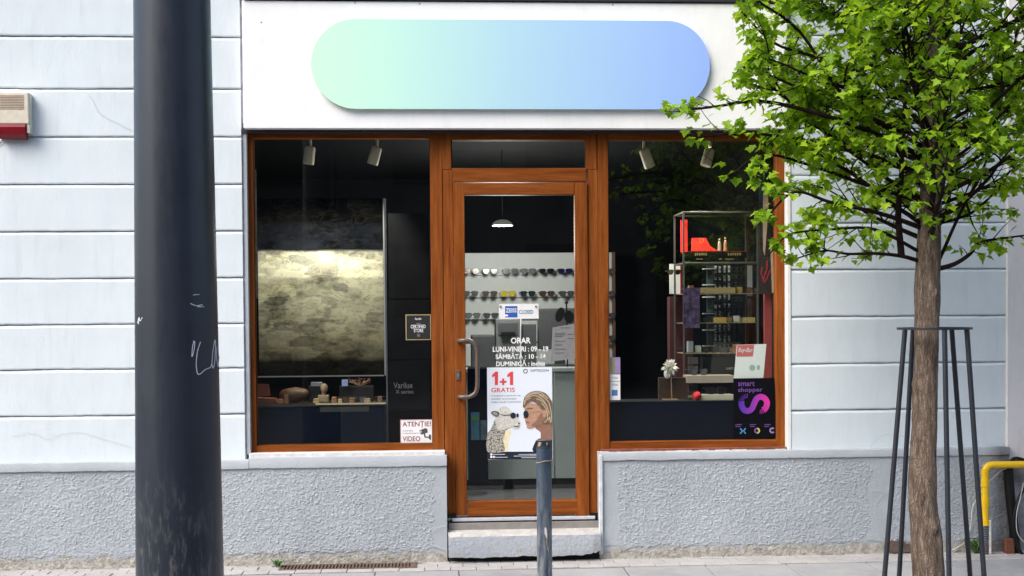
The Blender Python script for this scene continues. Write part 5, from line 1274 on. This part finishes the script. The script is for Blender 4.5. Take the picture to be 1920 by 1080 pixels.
# tall side poster with a figure near the right reveal
tpz = thing('tall_poster', P(1440, 550, .33), 'tall dark poster with pale streak and red marks at right window edge', 'poster')
bm = BM(); bpx(bm, 1424, 268, 1451, 551, .33, .335); mk('sheet', bm, simple('poster_black', (.025, .017, .018), .5, var=.3), tpz)
bm = BM(); bpx(bm, 1424.5, 300, 1432, 380, .328, .3295); mk('blue_print', bm, simple('deep_blue', (.008, .04, .09), .5), tpz)
M_PEACH = simple('peach_print', (.62, .42, .29), .5, var=.15, scale=25)
bm = BM(); poly_px(bm, [(1432, 345), (1440, 345), (1441, 385), (1438, 430), (1434, 480), (1431, 470), (1430, 400)], .327); poly_px(bm, [(1444, 455), (1449, 455), (1451.5, 549), (1447.5, 549)], .327); mk('pale_print', bm, M_PEACH, tpz)
bm = BM(); ribbon(bm, [(1438, 488), (1438, 505), (1434, 515), (1431, 525), (1433, 530), (1438, 522), (1444, 505)], 2.4, .327); ribbon(bm, [(1429, 500), (1427, 512), (1430, 522)], 2.2, .327); mk('red_print', bm, simple('red_paint', (.45, .04, .04), .5), tpz)
# low navy panel, small white feather ornament, red ball
boxthing('navy_board', 1140, 752, 1456, 830, .16, .02, M_NAVY, 'navy board along the foot of the right window', 'board', .002)
zpl = P(1300, 752, .2).z
bm = BM(); a, b, c, d = RC(1142, 751, 1456, 752, .185); box(bm, a, b, .185, .44, d - .012, d - .002); mk('window_bench', bm, simple('bench_dark', (.02, .018, .02), .4), label='dark bench top behind the navy board in the right window', cat='bench')
c = P(1256, 700, .3); fe = thing('feather_ornament', (c.x, .3, d - .002), 'fluffy white feather ornament on a thin stand in the right window', 'ornament')
bm = BM(); tube(bm, [(c.x + .012, .3, d - .002), (c.x + .008, .3, c.z)], .003, 6); mk('stem', bm, M_BUST, fe)
bm = BM(); box(bm, c.x - .05, c.x + .05, .27, .33, d - .0015, d + .004, .001); mk('foot', bm, M_BUST, fe)
bm = BM(); cc = P(1256, 688, .3)
for i in range(150):
    o = Vector((rnd.gauss(0, 1), rnd.gauss(0, 1), rnd.gauss(.25, 1))).normalized(); L = rnd.uniform(.03, .062); sv = o.cross(Vector((rnd.gauss(0, 1), rnd.gauss(0, 1), rnd.gauss(0, 1)))).normalized() * L * .13
    base = cc + o * .006; vs2 = [bm.verts.new(q_) for q_ in (base, base + o * L * .6 + sv, base + o * L + Vector((0, 0, -.006)), base + o * L * .6 - sv)]; bm.faces.new(vs2)
mk('feathers', bm, simple('feather_white', (.80, .76, .68), .8, var=.08), fe)
bm = BM(); cb = P(1251, 701, .3); bmesh.ops.create_uvsphere(bm, u_segments=14, v_segments=10, radius=1, matrix=Matrix.Translation(cb) @ Matrix.Diagonal((.022, .022, .034, 1))); mk('body', bm, simple('feather_body', (.74, .71, .64), .7), fe, smooth=True)
boxthing('ornament_stand', 1236, 708, 1290, 751, .34, .05, simple('stand_wood', (.055, .028, .018), .5, var=.3), 'dark wooden stand behind the feather ornament', 'stand', .003)
bm = BM(); cb = P(1307.5, 745.5, .22); bmesh.ops.create_icosphere(bm, subdivisions=3, radius=.029, matrix=Matrix.Translation((cb.x, .225, d + .026)))
for v_ in bm.verts: v_.co += (v_.co - Vector((cb.x, .225, d + .026))).normalized() * noise.noise(v_.co * 60) * .006
mk('red_ball', bm, simple('red_felt', (.55, .012, .02), .8, var=.2), label='small red woollen ball at the foot of the cream block', cat='ball', smooth=True)
# black box with gold word
bb = thing('black_carton', P(1350, 700, .52), 'black carton with a gold word behind the white stand card', 'box')
bm = BM(); bpx(bm, 1318, 668, 1378, 704, .5, .6, .002); mk('carton', bm, M_BLACK, bb); text('LARRY', 1361, 688.5, 1376, 693, .4985, simple('pale_gold', (.6, .55, .42), .5), bb, bold=.014)
for k_, yy in enumerate((670, 686, 722)): boxthing('drawer_box', 1291, yy, 1309, yy + 13, .47, .02, simple('taupe_dark', (.11, .085, .08), .6), ('top', 'middle', 'bottom')[k_] + ' small taupe drawer box in the glass case', 'box', .001)
# white stand card
RB = .105
rbd = thing('stand_card', P(1405, 708, RB), 'white tilted stand card with red logo corner above the black poster', 'card')
bm = BM(); poly_px(bm, [(1382, 646.5), (1437, 645), (1431, 710), (1376, 710)], RB, .004); mk('card', bm, simple('card_white', (.86, .85, .83), .5, var=.02), rbd)
bm = BM(); poly_px(bm, [(1382.5, 647), (1414, 646.5), (1411.5, 668), (1380.5, 668.5)], RB - .0012, .0006); mk('red_corner', bm, simple('logo_salmon', (.68, .16, .16), .5), rbd)
text('Ray-Ban', 1384, 652, 1411, 663, RB - .002, M_VINYL, rbd, shear=.4, bold=.01)
bm = BM(); ell_px(bm, 1410.5, 689.5, 5.4, 5.8, RB - .0012, .0006); ell_px(bm, 1422, 689, 3, 5, RB - .0012, .0006); mk('printed_lenses', bm, simple('print_mint', (.35, .50, .45), .4), rbd)
# smart shopper poster on the glass
SS = .0832
sp_ = thing('shopper_poster', P(1414, 822, SS), 'black smart shopper poster with purple and pink S in the window corner', 'poster')
bm = BM(); poly_px(bm, [(1375, 709.5), (1452, 708.5), (1458, 820.5), (1375, 822)], SS, .0012); mk('sheet', bm, simple('poster_nearblack', (.003, .0035, .006), .6, spec=.1), sp_)
M_VIOL = simple('violet_ink', (.16, .07, .30), .5)
text('smart', 1384, 715.5, 1415, 724, SS - .0006, M_VIOL, sp_, bold=.012); text('shopper', 1384, 726.5, 1430, 737, SS - .0006, M_VIOL, sp_, bold=.012)
def mat_s():
    s = NT('s_gradient'); g = s.n('ShaderNodeNewGeometry'); sx = s.n('ShaderNodeSeparateXYZ'); s.l(g.outputs['Position'], sx.inputs[0])
    mr = s.n('ShaderNodeMapRange'); mr.inputs[1].default_value = P(1386, 757, SS).x; mr.inputs[2].default_value = P(1443, 757, SS).x; s.l(sx.outputs[0], mr.inputs[0])
    s.l(s.ramp(mr.outputs[0], [(0, (.055, .025, .32, 1)), (.5, (.25, .03, .36, 1)), (1, (.66, .03, .30, 1))]), s.b.inputs['Base Color']); return s.m
M_S = mat_s()
bm = BM(); ribbon(bm, [(p.x, p.y) for p in smooth_pts([(390.5 + 1000, 752, 0), (1390.5, 760, 0), (1395, 768.5, 0), (1403, 770.5, 0), (1410, 766, 0), (1414, 757, 0), (1418.5, 748, 0), (1426, 744, 0), (1434, 747, 0), (1438, 755, 0), (1436, 764, 0), (1431, 769, 0)], 5)], 11, SS - .0006); mk('letter_s', bm, M_S, sp_)
bm = BM()
for k_ in range(9):
    a_ = math.radians(180 + k_ * 11); ribbon(bm, [(1402 + 9 * math.cos(a_), 755 + 9 * math.sin(a_)), (1402 + 17 * math.cos(a_), 755 + 17 * math.sin(a_))], .9, SS - .0006)
for k_ in range(9):
    a_ = math.radians(5 + k_ * 11); ribbon(bm, [(1426 + 9 * math.cos(a_), 759 + 9 * math.sin(a_)), (1426 + 17 * math.cos(a_), 759 + 17 * math.sin(a_))], .9, SS - .0006)
mk('rays', bm, M_S, sp_)
bm = BM(); ribbon(bm, [(1388, 803), (1392, 808), (1388, 813)], 2.6, SS - .0006); ribbon(bm, [(1398, 803), (1394, 808), (1398, 813)], 2.6, SS - .0006); mk('icon', bm, simple('icon_blue', (.06, .26, .50), .5), sp_)
bm = BM(); ring_px(bm, 1419.5, 807.5, 5.6, 2.6, SS - .0006, 14, -1.5, 1.6); mk('icon', bm, simple('icon_yellow', (.55, .50, .10), .5), sp_); bm = BM(); ring_px(bm, 1419.5, 807.5, 5.6, 2.6, SS - .0006, 14, 1.7, 4.7); mk('icon', bm, M_VIOL, sp_)
bm = BM(); ring_px(bm, 1448, 807, 5.6, 2.6, SS - .0006, 14, .7, 5.5); mk('icon', bm, simple('icon_lilac', (.28, .22, .45), .5), sp_)
for x_ in (1379, 1406, 1433):
    bm = BM(); bpx(bm, x_, 795.5, x_ + 12, 796.8, SS - .0006, SS - .0002); bpx(bm, x_, 799, x_ + 9, 800.3, SS - .0006, SS - .0002); mk('small_print', bm, M_VIOL, sp_)
# card stickers by the left of the right pane
vk = thing('payment_sticker', P(1153, 752, SS), 'narrow white payment card sticker at the left of the right pane', 'sticker')
bm = BM(); bpx(bm, 1144, 702, 1163, 750, SS, SS + .0008); mk('white_field', bm, M_WHITE, vk)
text('VISA', 1147, 706.5, 1159, 710.5, SS - .0006, simple('visa_ink', (.12, .14, .30), .5), vk, bold=.01); text('VISA', 1147, 719.5, 1159, 723.5, SS - .0006, simple('visa_ink', (.12, .14, .30), .5), vk, bold=.01)
bm = BM(); bpx(bm, 1147, 731, 1158, 742, SS - .0006, SS - .0002); mk('blue_mark', bm, simple('mark_blue', (.06, .18, .40), .5), vk)
bm = BM(); bpx(bm, 1144.5, 714.5, 1162.5, 715.5, SS - .0006, SS - .0002); mk('rule', bm, M_LGREY, vk)
lk = thing('lilac_sticker', P(1153, 701, SS), 'lilac vertical sticker above the payment card sticker', 'sticker')
bm = BM(); bpx(bm, 1144, 670, 1163, 701, SS, SS + .0008); mk('lilac_field', bm, simple('lilac', (.30, .22, .40), .5), lk)
bm = BM(); bpx(bm, 1144.6, 673, 1153, 700, SS - .0006, SS - .0002); mk('green_field', bm, simple('sage', (.26, .28, .16), .5), lk)
